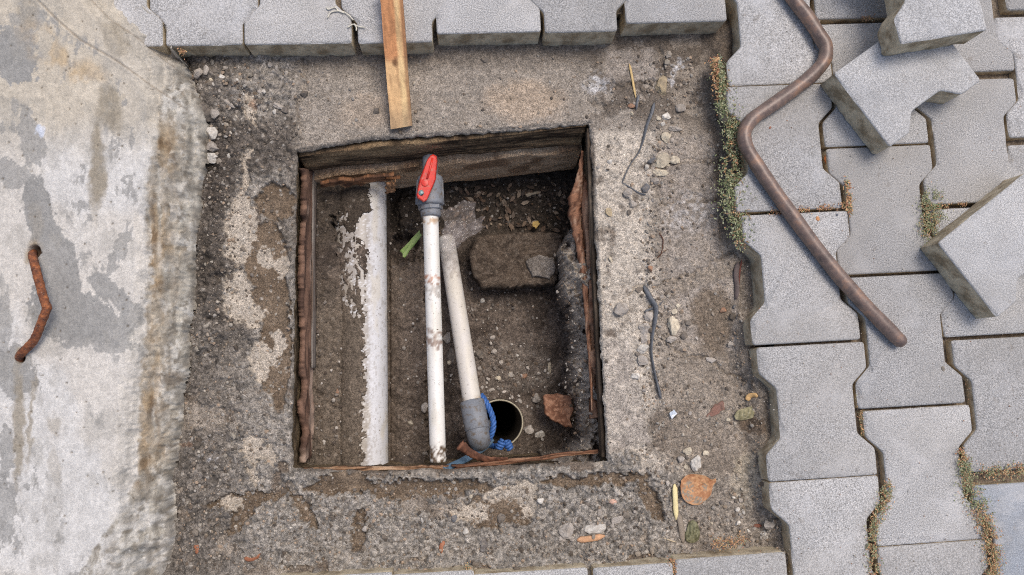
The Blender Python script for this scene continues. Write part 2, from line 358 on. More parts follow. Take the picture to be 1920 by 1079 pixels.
SLABG = [(205, -120), (245, -3), (285, 34), (318, 88), (355, 132), (362, 165), (378, 198), (388, 240), (389, 300), (380, 350), (376, 400), (367, 440), (368, 500), (366, 560), (355, 620),
         (352, 700), (340, 740), (337, 800), (330, 850), (324, 900), (325, 960), (327, 1000), (318, 1040), (308, 1100), (295, 1230), (-180, 1230), (-180, -120)]
def ground_fields(px, py):
    wx = px+26*(fbm(px/34, py/34, 50, 4)-0.5)+10*(vn(px/6, py/6, 61)-0.5); wy = py+26*(fbm(px/34, py/34, 70, 4)-0.5)+10*(vn(px/6, py/6, 71)-0.5)
    big = fbm(px/90, py/90, 3, 4); med = fbm(px/26, py/26, 9, 4); fine = fbm(px/7, py/7, 15, 3)
    f1, cid = cells(px/5.2, py/5.2, 21); f2, cid2 = cells(px/10.5, py/10.5, 33)
    # how crumbly (loose mortar) each place is
    left = ss(575, 540, wx); south = ss(865, 905, wy)*(1-ss(1230, 1300, px)*0.6)
    east = ss(1110, 1130, px)*ss(240, 270, py)
    north = ss(290, 250, py)*ss(540, 575, px)
    coarse = np.clip(left*0.9+south*0.95, 0, 1)*ss(0.36, 0.44, fbm(wx/60, wy/60, 90, 3)+0.05)
    for e in ((420, 900, 95, 110, 0), (400, 330, 60, 110, 0), (380, 560, 55, 150, 8), (540, 990, 120, 75, 0), (760, 1000, 110, 45, 0), (1080, 930, 110, 42, 0), (430, 200, 70, 80, 0), (640, 905, 120, 16, 4), (900, 895, 230, 13, -3), (1160, 900, 45, 60, 0), (500, 300, 50, 50, 0)):
        coarse = np.maximum(coarse, ss(0.0, 0.12, ell(wx, wy, *e)))
    brown = np.zeros_like(px)
    for e in ((497, 480, 42, 70, 0), (505, 560, 36, 45, 20), (520, 380, 38, 40, 0), (470, 935, 85, 12, -12), (660, 915, 90, 12, 0), (570, 960, 16, 42, -30), (450, 975, 12, 40, 40), (520, 660, 30, 120, 0),
              (1120, 900, 110, 10, -2), (1220, 940, 12, 50, -28), (930, 960, 75, 30, 0), (800, 915, 140, 16, 0), (670, 990, 14, 50, 10), (640, 900, 50, 10, 0)):
        brown = np.maximum(brown, ss(0.0, 0.10, ell(wx, wy, *e)))
    pale = np.zeros_like(px)
    for e in ((450, 430, 32, 75, 6), (463, 320, 8, 50, 6), (500, 480, 16, 22, 0), (525, 500, 15, 26, 10), (445, 560, 30, 55, 0), (490, 680, 18, 42, -8), (520, 655, 13, 38, 12), (478, 840, 22, 26, 0), (505, 855, 24, 16, 30),
              (475, 880, 8, 30, 0), (440, 947, 24, 14, 0), (470, 590, 30, 22, 0), (960, 925, 60, 16, -10), (990, 945, 22, 26, 0), (880, 960, 40, 18, 0), (470, 200, 14, 40, 0)):
        pale = np.maximum(pale, ss(0.0, 0.10, ell(wx, wy, *e)))
    # tile-like flat grey remnants on the right
    flat = np.zeros_like(px)
    for poly in ([(1238, 258), (1335, 250), (1340, 300), (1240, 306)], [(1225, 312), (1335, 306), (1345, 372), (1240, 380)], [(1238, 385), (1345, 380), (1350, 500), (1240, 525)],
                 [(1135, 95), (1225, 90), (1230, 150), (1140, 155)], [(1250, 560), (1385, 510), (1380, 660), (1270, 640)], [(1130, 640), (1180, 640), (1220, 830), (1140, 850)]):
        flat = np.maximum(flat, ss(3, -4, sdpoly(px+0.35*(wx-px), py+0.35*(wy-py), poly)))
    return dict(wx=wx, wy=wy, big=big, med=med, fine=fine, f1=f1, cid=cid, f2=f2, cid2=cid2, left=left, south=south, east=east, north=north, coarse=coarse, brown=brown, pale=pale, flat=flat)

def ground_z(px, py, F):
    z = GZ+0.007*(F['big']-0.5)+0.004*(F['med']-0.5)
    co = F['coarse']*(1-F['pale'])*(1-F['brown'])
    z = z+co*(0.0045+0.004*(F['med']-0.4))
    z = z+co*(0.0034*(0.6-F['f1'])+0.0042*(0.6-F['f2'])+.008*(fbm(px/12, py/12, 95, 3)-.5))
    loose = np.clip(0.35+F['east']*0.12-F['north']*0.30-F['flat']*0.4-F['pale']*0.4, 0, 1)
    z = z+loose*(0.0026*(0.6-F['f1'])+0.0036*(0.6-F['f2']))+(0.0016+.0022*loose)*(F['fine']-0.5)+.006*loose*(fbm(px/13, py/13, 93, 3)-.5)
    z = z-0.003*F['brown']-0.002*F['flat']*0
    # rubble heap rows and banks
    z = z+0.010*ss(0.0, 0.6, ell(px, py, 425, 200, 90, 110))*F['med']
    z = z+0.013*ss(0, 0.8, ell(px, py, 395, 560, 60, 330))*(F['med'])
    z = z+0.006*ss(0, 0.7, ell(px, py, 1230, 380, 30, 260))*F['med']
    z = z+0.018*ss(40, 0, dline(px, py, [(1365, 60), (1350, 110), (1355, 190), (1385, 250), (1385, 330), (1390, 450)]))*(0.5+F['med'])
    z = z+0.016*ss(38, 2, dline(px, py, [(1398, 600), (1400, 660), (1430, 740), (1435, 880), (1450, 960), (1480, 1030)]))
    z = z+0.022*ss(30, -10, 1050-py+8-(px-1300)*0.04)*ss(1250, 900, px+0*py)*0+0.02*ss(1020, 1062, py+(1300-px)*-0.03)
    for pts in ([(1120, 410), (1128, 700), (1140, 860)],):
        z = z+0.002*ss(9, 3, dline(px, py, pts))
    # cracks and steps
    for pts, dp in (([(575, 115), (560, 180), (565, 250)], .004), ([(1240, 380), (1290, 372), (1340, 380)], .004), ([(1245, 305), (1330, 302)], .003), ([(1180, 560), (1240, 530), (1330, 500), (1380, 470)], .005),
                    ([(1230, 620), (1270, 660), (1340, 680), (1400, 720)], .005), ([(1130, 155), (1180, 160), (1235, 150), (1240, 95)], .005), ([(1100, 190), (1150, 200), (1200, 190)], .004)):
        z = z-dp*ss(5, 0, dline(F['wx'], F['wy'], pts))
    z = z-0.010*ss(26, 4, sdpoly(px, py, SLABG))
    # worn lip round the opening
    d = sdpoly(px, py, PIT)
    z = z+0.0045*ss(26, 14, d)*ss(0, 3, d)*ss(870, 885, py)
    z = z-0.004*ss(6, 0, d)
    return z

def ground_col(px, py, F):
    g1 = (F['cid']-0.5); g2 = (F['cid2']-0.5)
    c = np.tile(C['dirt'], px.shape+(1,))
    c = mixc(c, C['cem'], ss(0.42, 0.6, F['big']+0.2*(F['med']-0.5)))
    nb = F['north']
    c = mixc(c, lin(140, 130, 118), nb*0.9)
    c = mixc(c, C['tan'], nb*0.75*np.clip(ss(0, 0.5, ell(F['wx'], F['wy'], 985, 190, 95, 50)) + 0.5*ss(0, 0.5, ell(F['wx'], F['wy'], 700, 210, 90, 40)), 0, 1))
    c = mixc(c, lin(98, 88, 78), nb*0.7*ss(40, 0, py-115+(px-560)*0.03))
    eb = ss(1112, 1120, px)*ss(1245, 1205, F['wx'])*ss(235, 255, py)*ss(905, 850, py)
    c = mixc(c, lin(172, 161, 146), eb*0.9*ss(0.25, 0.5, F['med']+0.1))
    sb = ss(548, 556, px)*ss(1300, 1200, px)*ss(905, 940, F['wy'])*0+ss(1130, 1180, px)*ss(1300, 1240, px)*ss(840, 870, py)*ss(1010, 960, py)
    c = mixc(c, lin(160, 150, 136), sb*.6)
    rt = ss(1225, 1260, F['wx'])
    c = mixc(c, lin(132, 120, 106), rt*0.7)
    c = mixc(c, lin(92, 80, 68), ss(1300, 1345, F['wx'])*ss(480, 430, py)*0.85)
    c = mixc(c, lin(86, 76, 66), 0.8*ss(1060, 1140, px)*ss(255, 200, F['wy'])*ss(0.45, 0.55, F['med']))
    c = mixc(c, lin(142, 132, 122), F['flat']*0.75*(1-0.5*ss(0.5, 0.7, F['med'])))
    c = mixc(c, lin(104, 90, 74), 0.85*ss(0.0, 0.35, ell(F['wx'], F['wy'], 1335, 600, 42, 75, -6)))
    c = mixc(c, lin(94, 78, 62), 0.85*ss(0.0, 0.35, ell(F['wx'], F['wy'], 1410, 800, 32, 26, 30)))
    c = mixc(c, lin(150, 138, 118), 0.8*ss(0.0, 0.4, ell(F['wx'], F['wy'], 1400, 900, 34, 60, -6)))
    co = F['coarse']
    cc = np.tile(C['crumb'], px.shape+(1,)); cc = mixc(cc, C['crumb_d'], ss(0.35, 0.65, F['big'])*0.9*ss(700, 560, px)*ss(700, 600, py)+0*px)
    cc = mixc(cc, C['crumb_d'], ss(500, 400, px)*0.65)
    c = c*(1-co[..., None])+cc*co[..., None]
    c = mixc(c, lin(70, 62, 55), 0.75*ss(0.1, 0.6, ell(F['wx'], F['wy'], 405, 330, 50, 110))+0*px)
    c = mixc(c, lin(78, 70, 62), 0.6*ss(0.1, 0.6, ell(F['wx'], F['wy'], 390, 520, 40, 140)))
    c = mixc(c, C['mud'], F['brown']*0.9); c = mixc(c, C['mud_d'], F['brown']*0.7*ss(0.45, 0.6, F['med']))
    c = mixc(c, C['pale'], F['pale']*0.92)
    # lime spots
    for e, a in (((405, 865, 12, 16, 0), .7), ((1270, 125, 24, 18, 0), .8), ((1120, 155, 36, 26, 0), .5), ((1290, 400, 60, 50, 0), .25), ((1255, 150, 10, 25, 10), .5)):
        c = mixc(c, C['white'], a*ss(0.0, 0.6, ell(F['wx'], F['wy'], *e))*ss(0.35, 0.6, F['fine']))
    c = mixc(c, lin(120, 84, 58), 0.6*ss(0, .5, ell(F['wx'], F['wy'], 480, 192, 14, 12))+0.5*ss(0, .5, ell(F['wx'], F['wy'], 352, 838, 12, 9)))
    gr = 0.10+0.34*co*(1-F['pale'])*(1-F['brown'])+0.12*F['east']
    c = c*(1+gr*1.5*g1+gr*1.0*g2+0.22*(F['fine']-0.5)+0.25*(F['med']-0.5))[..., None]
    pits = (F['cid2'] > 0.93)*(F['f2'] < 0.28); c = mixc(c, lin(178, 170, 158), 0.5*pits*(0.3+0.7*co))
    return grey(c, .16, 1.23)

def build_field(name, x0, x1, y0, y1, zbase, step, zf, maskf, m, colf=None, iters=3, snap=None, **kw):
    ax, ay = W(x0, y1, zbase); bx, by = W(x1, y0, zbase)
    ax = min(float(ax), float(W(x0, y0, zbase)[0])); bx = max(float(bx), float(W(x1, y1, zbase)[0]))
    ay = min(float(ay), float(W(x1, y1, zbase)[1])); by = max(float(by), float(W(x0, y0, zbase)[1]))
    xs = np.arange(ax, bx, step); ys = np.arange(ay, by, step)
    X, Y = np.meshgrid(xs, ys); Z = np.full(X.shape, float(zbase))
    for it in range(iters):
        px, py = PIX(X, Y, Z)
        F, Znew = zf(px, py, X, Y); Z = Znew
    mk = maskf(X, Y, px, py)
    if snap is not None: X, Y, Z, mk = snap(X, Y, Z, mk)
    used, Fq = grid_faces(mk)
    cols = colf(px, py, F)[used] if colf else None
    V = np.stack([X[used], Y[used], Z[used]], -1)
    o = mesh_obj(name, V, Fq, m, cols=cols, **kw)
    return o, (xs, ys, Z)

STEP = 0.0015
def _zf(px, py, X, Y):
    F = ground_fields(px, py); return F, ground_z(px, py, F)
def _snap(X, Y, Z, mk):
    jx = X+0.0065*(fbm(X*60, Y*60, 201, 5, .6)-0.5); jy = Y+0.0065*(fbm(X*60, Y*60, 207, 5, .6)-0.5)
    d = sdpoly(jx, jy, PITW)
    gx = (sdpoly(jx+1e-4, jy, PITW)-d)/1e-4; gy = (sdpoly(jx, jy+1e-4, PITW)-d)/1e-4
    inner = (d < 0) & (d > -1.5*STEP)
    X = np.where(inner, X-gx*d, X); Y = np.where(inner, Y-gy*d, Y); Z = np.where(inner, Z-0.006, Z)
    return X, Y, Z, mk & (d > -1.5*STEP)
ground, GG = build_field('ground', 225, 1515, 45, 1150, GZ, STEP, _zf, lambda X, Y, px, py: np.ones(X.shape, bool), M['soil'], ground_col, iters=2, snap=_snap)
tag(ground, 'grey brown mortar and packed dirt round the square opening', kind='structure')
def gz(px, py, G=GG, z=GZ):
    x, y = W(px, py, z); xs, ys, Z = G
    i = np.clip(((x-xs[0])/(xs[1]-xs[0])).astype(int), 0, len(xs)-1); j = np.clip(((y-ys[0])/(ys[1]-ys[0])).astype(int), 0, len(ys)-1)
    return Z[j, i]
def gpt(px, py, up=0.0, G=GG, z0=GZ):
    z = z0
    for _ in range(2): z = float(gz(np.array(px, float), np.array(py, float), G, z))
    return P3(px, py, z+up)

# ------------------------------------------------------------------ pit walls
def pit_wall():
    pts = []; n = len(PITW)
    area = sum(PITW[i][0]*PITW[(i+1) % n][1]-PITW[(i+1) % n][0]*PITW[i][1] for i in range(n))
    for i in range(n):
        a = np.array(PITW[i]); b = np.array(PITW[(i+1) % n]); L = np.linalg.norm(b-a); k = max(2, int(L/0.003))
        t = (b-a)/L; nn = np.array([t[1], -t[0]])*(1 if area > 0 else -1)
        for j in range(k): pts.append(np.r_[a+(b-a)*j/k+nn*0.0015, nn, 0])
    pts = np.array(pts); m = len(pts); zs = np.linspace(GZ-0.003, -0.36, 80); s = np.arange(m)*0.003
    S, Zz = np.meshgrid(s, zs)
    out = 0.006*(fbm(S*14, Zz*60, 301, 4)-0.5)+0.003*(fbm(S*120, Zz*120, 305, 3)-0.5)+0.003*ss(GZ-0.02, GZ-0.05, Zz)
    out = out*ss(GZ, GZ-0.015, Zz)+0.0025
    X = pts[None, :, 0]+pts[None, :, 2]*out; Y = pts[None, :, 1]+pts[None, :, 3]*out
    V = np.stack([X, Y, Zz], -1).reshape(-1, 3)
    I = np.arange(len(zs)*m).reshape(len(zs), m); Ir = np.roll(I, -1, 1)
    Fq = np.stack([I[:-1].ravel(), Ir[:-1].ravel(), Ir[1:].ravel(), I[1:].ravel()], -1)
    a = fbm(S*10, Zz*90, 311, 4); b = fbm(S*60, Zz*200, 315, 3)
    c = np.tile(lin(112, 98, 78), S.shape+(1,)); c = mixc(c, lin(66, 54, 42), ss(0.4, 0.62, a)); c = mixc(c, lin(128, 110, 86), ss(0.5, 0.7, b)*0.7)
    c = mixc(c, lin(132, 124, 112), ss(GZ-0.018, GZ-0.002, Zz+0.008*(b-0.5)))
    return tag(mesh_obj('pit_wall', V, Fq, M['soil'], cols=c.reshape(-1, 3)), kind='structure')
wall = pit_wall()

# ------------------------------------------------------------------ pit floor
FZ = -0.285
PR = 0.047; PZC = -0.215
PX0 = P3(675, 340, PZC); PX1 = P3(677, 872, PZC)          # axis of the big drain pipe
CAS = P3(937, 793, -0.262); CR = 0.0425                   # bore casing
BANK = [(1062, 430), (1040, 470), (1038, 540), (1058, 600), (1062, 660), (1056, 720), (1072, 755), (1074, 805), (1056, 838), (1010, 850), (1000, 900), (1160, 900), (1160, 420)]
def floor_zf(px, py, X, Y):
    wx = px+18*(fbm(px/22, py/22, 450, 4)-0.5)+7*(vn(px/4, py/4, 461)-0.5); wy = py+18*(fbm(px/22, py/22, 470, 4)-0.5)+7*(vn(px/4, py/4, 471)-0.5)
    big = fbm(px/60, py/60, 403, 4); med = fbm(px/20, py/20, 409, 4); fine = fbm(px/6, py/6, 415, 3)
    f1, cid = cells(px/4.6, py/4.6, 421); f2, cid2 = cells(px/9, py/9, 433)
    z = FZ+0.02*(big-0.5)+0.010*(med-0.5)+0.003*(fine-0.5)+0.0022*(0.6-f1)+0.0022*(0.6-f2)
    z = z+0.025*ss(500, 640, wy)*ss(730, 760, px)*ss(1100, 900, px)*0.6
    # strip of packed soil between the pipes
    st = ss(722, 735, px)*ss(806, 800, wx)*ss(478, 496, wy)
    z = z+st*0.045
    z = z+0.022*ss(0, 0.6, ell(wx, wy, 762, 400, 26, 50))-0.03*ss(0, .5, ell(wx, wy, 760, 455, 30, 22))
    # soil heaped over the left flank of the pipe
    t = (Y-PX0[1])/(PX1[1]-PX0[1]); xc = PX0[0]+(PX1[0]-PX0[0])*t
    dx = X-xc; inside = np.abs(dx) < PR
    surf = PZC+np.sqrt(np.maximum(PR*PR-dx*dx, 0))
    bnd = np.interp(py, [320, 400, 405, 425, 470, 600, 700, 880], [698, 697, 680, 668, 690, 684, 688, 684])
    mk = (bnd-wx)/10.0                                     # >0 soil
    for e in ((638, 440, 10, 48, 6), (655, 450, 24, 26, 0), (668, 520, 20, 60, -20), (655, 575, 8, 42, -25), (648, 530, 8, 40, -8), (632, 420, 6, 18, 0)):
        mk = np.minimum(mk, 1.2-4.2*np.maximum(ell(wx, wy, *e)+0.1, 0)*np.maximum(fbm(px/5, py/10, 490, 5, .6)-.40, 0)*6)
    mk = mk-1.1*(vn(px/2.2, py/2.2, 495)-0.5)-0.5*(vn(px/4.5, py/4.5, 497)-.5)
    over = np.clip(mk, -1.5, 1.2)
    lz = PZC+0.034+0.012*(big-0.5)+0.014*ss(660, 600, px)*(0.5+med)+0.0025*(0.6-f1)+0.0030*(0.6-f2)
    cover = surf+0.0022*over+0.0010*(0.5-f1)*(over > 0)
    lft = np.where(dx < 0, np.where(inside, np.where(surf > lz, cover, np.where(mk > -0.2, lz, np.minimum(lz, surf-0.003))), lz), z)
    lft = np.where((dx >= 0) & inside, np.maximum(np.where(over > 0, cover, surf-0.01), z), lft)
    z = np.where((dx < 0) | inside, lft, z)
    north = ss(352, 325, wy)*ss(735, 720, px); z = z+north*0.0
    # clay and mortar bank on the right
    bd = sdpoly(wx, wy, BANK); bk = ss(3, -9, bd)
    z = z+bk*(0.115+0.045*(med-0.4)+.012*(fbm(px/9, py/9, 499, 3)-.5)+0.006*(0.7-f2)+0.0035*(0.6-f1)+0.045*ss(0, -60, bd))
    z = z+0.03*ss(852, 872, py)*ss(735, 760, px)
    hd = np.sqrt((X-CAS[0])**2+(Y-CAS[1])**2)
    z = z+(CAS[2]-0.006-z)*ss(0.078, CR+0.004, hd)*(1-bk)
    F = dict(wx=wx, wy=wy, big=big, med=med, fine=fine, f1=f1, f2=f2, cid=cid, cid2=cid2, bk=bk, st=st, left=((dx < 0) | inside))
    return F, z
def floor_col(px, py, F):
    c = np.tile(lin(106, 92, 80), px.shape+(1,))
    c = mixc(c, lin(80, 68, 58), ss(0.4, 0.6, F['big']))
    c = mixc(c, lin(112, 96, 80), 0.7*F['st'])
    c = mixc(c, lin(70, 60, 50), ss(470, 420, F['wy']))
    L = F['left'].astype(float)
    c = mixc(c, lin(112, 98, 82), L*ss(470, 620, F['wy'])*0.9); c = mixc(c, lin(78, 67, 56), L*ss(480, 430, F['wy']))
    c = mixc(c, lin(182, 166, 146), F['bk']*0.95*ss(0.25, 0.42, F['med']))
    c = mixc(c, lin(122, 110, 98), 0.5*ss(0, .4, ell(F['wx'], F['wy'], 950, 690, 110, 60)))
    c = c*(1+0.4*(F['cid']-0.5)+0.3*(F['cid2']-0.5)+0.3*(F['fine']-0.5))[..., None]
    sp = (F['cid2'] > 0.92)*(F['f2'] < 0.3); c = mixc(c, lin(140, 130, 118), 0.5*sp)
    return grey(c, .25, 1.0)
def fmask(X, Y, px, py):
    hd = np.sqrt((X-CAS[0])**2+(Y-CAS[1])**2)
    return (sdpoly(X, Y, PITW) < 0.012) & (hd > CR)
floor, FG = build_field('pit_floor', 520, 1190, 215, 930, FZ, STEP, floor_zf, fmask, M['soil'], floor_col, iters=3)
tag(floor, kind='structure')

# ------------------------------------------------------------------ bedding under the paving (a frame of four strips round the opening)
bx0, by0 = P3(560, 300, GZ)[:2]+np.array([-0.06, 0.08]); bx1, by1 = P3(1130, 870, GZ)[:2]+np.array([0.06, -0.06])
def strip_mesh():
    R = 4.0; zb = -0.066
    xs = [-R, bx0, bx1, R]; ys = [-R, by1, by0, R]; V = []; Fs = []
    for j in range(4):
        for i in range(4): V.append((xs[i], ys[j], zb))
    for j in range(3):
        for i in range(3):
            if i == 1 and j == 1: continue
            Fs.append((j*4+i, j*4+i+1, j*4+5+i, j*4+4+i))
    return np.array(V), Fs
M['bed'] = mat('bedding_sand', tuple(lin(120, 108, 94)), 0.95, (500, 0.4), (60, 0.3), bump=0.6, bscale=400, bdist=0.002, grain=(500, 0.4))
V, Fs = strip_mesh(); pavement = mesh_obj('pavement', V, Fs, M['bed'], origin=np.array([0, 0, -0.066])); tag(pavement, kind='structure')

# ------------------------------------------------------------------ sand left in the joints, a sheet well inside the paved areas
def joint_sand():
    V = []; Fs = []
    for poly in ([(1400, -60), (1398, 140), (1415, 300), (1440, 520), (1452, 650), (1480, 800), (1500, 960), (1510, 1250), (2150, 1250), (2150, -260), (1405, -260)],
                 [(230, -300), (300, 60), (1340, 20), (1392, -40), (1392, -300)], [(1500, 1072), (1290, 1082), (900, 1104), (700, 1112), (700, 1250), (1500, 1250)]):
        k = len(V); V += [P3(x, y, -0.019) for x, y in poly]; Fs.append(tuple(range(k, len(V))))
    return mesh_obj('joint_sand', np.array(V), Fs, M['bed'], pavement, smooth=False)
tag(joint_sand(), kind='stuff')
# ------------------------------------------------------------------ pavers
def paver_outline(L=0.1985, hw=0.0845, ww=0.0595, half=0):
    a = L/2; h = a-0.040; k = h-0.024
    pts = [(-hw, a), (hw, a), (hw, h), (ww, k), (ww, -k), (hw, -h), (hw, -a), (-hw, -a), (-hw, -h), (-ww, -k), (-ww, k), (-hw, h)]
    if half == 1: pts = [(-hw, a), (hw, a), (hw, h), (ww, k), (ww, 0), (-ww, 0), (-ww, k), (-hw, h)]
    if half == -1: pts = [(ww, 0), (ww, -k), (hw, -h), (hw, -a), (-hw, -a), (-hw, -h), (-ww, -k), (-ww, 0)]
    if half == 2: pts = [((x if x > 0 else -ww)-(hw-ww)/2, y) for x, y in pts if x > 0 or abs(y) == a]   # edge stone: one long side straight
    # round every corner a little, then resample
    out = []; n = len(pts)
    for i in range(n):
        p0, p1, p2 = (np.array(pts[(i+d) % n], float) for d in (-1, 0, 1))
        r = 0.0045; a0 = p1+(p0-p1)/np.linalg.norm(p0-p1)*r; a2 = p1+(p2-p1)/np.linalg.norm(p2-p1)*r
        for t in (0, 0.5, 1): out.append(a0*(1-t)**2+2*p1*t*(1-t)+a2*t*t)
        nxt = p2+(p1-p2)/np.linalg.norm(p1-p2)*r; d = np.linalg.norm(nxt-a2); k2 = int(d/0.009)
        for j in range(1, k2): out.append(a2+(nxt-a2)*j/k2)
    return np.array(out)
def paver_geo(seed, T=0.055, **kw):
    o = paver_outline(**kw); rnd = np.random.RandomState(seed); n = len(o)
    c = o.mean(0); nx = np.roll(o, -1, 0)-np.roll(o, 1, 0); nx /= np.linalg.norm(nx, axis=1)[:, None]; nn = np.stack([-nx[:, 1], nx[:, 0]], -1)
    ar = np.sum(o[:, 0]*np.roll(o[:, 1], -1)-np.roll(o[:, 0], -1)*o[:, 1]);  nn = nn if ar < 0 else -nn
    jit = 0.0009*(rnd.rand(n)-0.5); chip = (rnd.rand(n) > 0.90)*rnd.rand(n)*0.0042; chip = chip+.5*np.roll(chip, 1)
    rings = [(-0.0030-chip, 0), (-0.0010-chip, -0.0007-chip*.4), (jit*0+0.0002, -0.0026-chip*.3), (jit, -0.012), (jit*1.5+0.0004*(rnd.rand(n)-.5), -T*0.6), (jit*2+0.001*(rnd.rand(n)-.5), -T)]
    V = []
    for off, z in rings:
        off = np.broadcast_to(off, (n,)); z = np.broadcast_to(z, (n,))
        V.append(np.concatenate([o+nn*off[:, None], z[:, None]], 1))
    V = np.concatenate(V); Fs = []; fm = []
    for r in range(len(rings)-1):
        for k in range(n):
            Fs.append((r*n+k, r*n+(k+1) % n, (r+1)*n+(k+1) % n, (r+1)*n+k)); fm.append(0 if r < 2 else 1)
    cv = np.concatenate([V, [[c[0], c[1], 0.0]]]); Fs.append(tuple(range(n))); fm.append(0)
    Fs.append(tuple((len(rings)-1)*n+k for k in range(n-1, -1, -1))); fm.append(1)
    return V, Fs, fm
PMESH = {}
def paver_mesh(var, half, topmat='paver', scale=(1, 1), T=0.055):
    key = (var, half, topmat, scale, T)
    if key not in PMESH:
        V, Fs, fm = paver_geo(var*7+3, T=T, half=half, hw=0.0845*scale[0], ww=0.0595*scale[0], L=0.1985*scale[1])
        me = bpy.data.meshes.new('paver'); me.from_pydata([tuple(v) for v in V], [], Fs)
        me.materials.append(M[topmat]); me.materials.append(M['paver_side'])
        me.polygons.foreach_set('material_index', np.array(fm, np.int32)); me.polygons.foreach_set('use_smooth', np.ones(len(fm), bool))
        bm = bmesh.new(); bm.from_mesh(me); bmesh.ops.recalc_face_normals(bm, faces=bm.faces); bm.to_mesh(me); bm.free()
        me.polygons.foreach_set('use_smooth', np.ones(len(me.polygons), bool))
        me.set_sharp_from_angle(angle=math.radians(40)) if hasattr(me, 'set_sharp_from_angle') else None
        PMESH[key] = me
    return PMESH[key]
PAV = [  # plan x, y of the centre, turn, half (1: upper half only, -1: lower half only)
    (1455, 43, 3, 0), (1470, 276, 3, 0), (1502, 520, 3.1, 0), (1533, 771, 3.0, 0), (1558, 1028, 3.1, 0), (1582, 1290, 3, 0),
    (1615, -78, 3, 0), (1634, 156, 3, 0), (1661, 392, 3, 0), (1698, 638, 3, 0), (1734, 891, 3, 0), (1762, 1150, 3.1, 0),
    (1798, 22, 3, 0), (1820, 264, 3, 0), (1856, 507, 3, 0), (1898, 756, 3, 0), 
    (1968, -93, 3, 0), (1974, 141, 3, 0), (2001, 384, 3, 0), (2035, 632, 3, 0), (2070, 890, 3, 0),
    (1448, -190, 3, 0), (1783, -210, 3, 0),
    (202, -26, 2.4, 0), (557, -31, 2.4, 0), (912, -50, 2.6, 0), (1261, -68, 2.9, 0),
    (382, 84, 2.4, 1), (741, 79, 2.5, 1), (1090, 60, 2.7, 1), (22, 92, 2.4, 1),
    (380, -135, 2.4, 0), (735, -150, 2.4, 0), (1085, -165, 2.8, 0),
    (1381, 1173, 3.0, 0), (1187, 1061, 2.8, -1), (1001, 1203, 2.6, 0), (812, 1074, 2.4, -1), (628, 1214, 2.4, 0),
]
rnd = np.random.RandomState(5)
for i, (px, py, a, half) in enumerate(PAV):
    sc = (1.010, 1.022) if px > 1400 and not (1780 < px < 1790) else (0.972, 0.985)
    if py > 1040 and px < 1450: sc = (1.0, 1.0)
    me = paver_mesh(i % 7, half, 'paver', sc)
    o = bpy.data.objects.new('paver', me); COL.objects.link(o); o.parent = pavement
    z = rnd.uniform(-0.0015, 0.001); p = P3(px, py, 0)
    o.location = (p[0], p[1], z+0.066); o.rotation_euler = (rnd.uniform(-.006, .006), rnd.uniform(-.006, .006), math.radians(a))
p = P3(1940, 1030, 0); o = bpy.data.objects.new('paver', paver_mesh(2, 0, 'paver_blue', (1.0, 1.0))); COL.objects.link(o); o.parent = pavement
o.location = (p[0], p[1], 0.062); o.rotation_euler = (0, 0, math.radians(3)); o['label'] = 'smoother blue grey paver in the lower right corner'

# the three lifted pavers
def loose(px, py, ztop, ang, tilt, label, var):
    me = paver_mesh(var, 2, 'paver_loose', (0.98, 0.94), 0.049)
    o = bpy.data.objects.new('loose_paver', me); COL.objects.link(o)
    p = P3(px, py, ztop); o.location = p; o.rotation_mode = 'QUATERNION'
    o.rotation_quaternion = (Matrix.Rotation(math.radians(tilt[0]), 4, 'X')@Matrix.Rotation(math.radians(tilt[1]), 4, 'Y')@Matrix.Rotation(math.radians(ang), 4, 'Z')).to_quaternion()
    return tag(o, label, 'paving block', 'loose paving blocks lifted from the pavement')
loose(1703, 144, 0.0505, -54.5, (0, 0), 'grey loose paver lying flat under another one beside the bent iron bar', 11)
loose(1744, -42, 0.1005, 191, (0, 2.0), 'topmost loose paver stacked on the other at the upper right edge', 12)
loose(1899, 457, 0.0505, -53, (0, 0), 'loose paver lying alone and slanting at the right edge beside a green weed patch', 13)

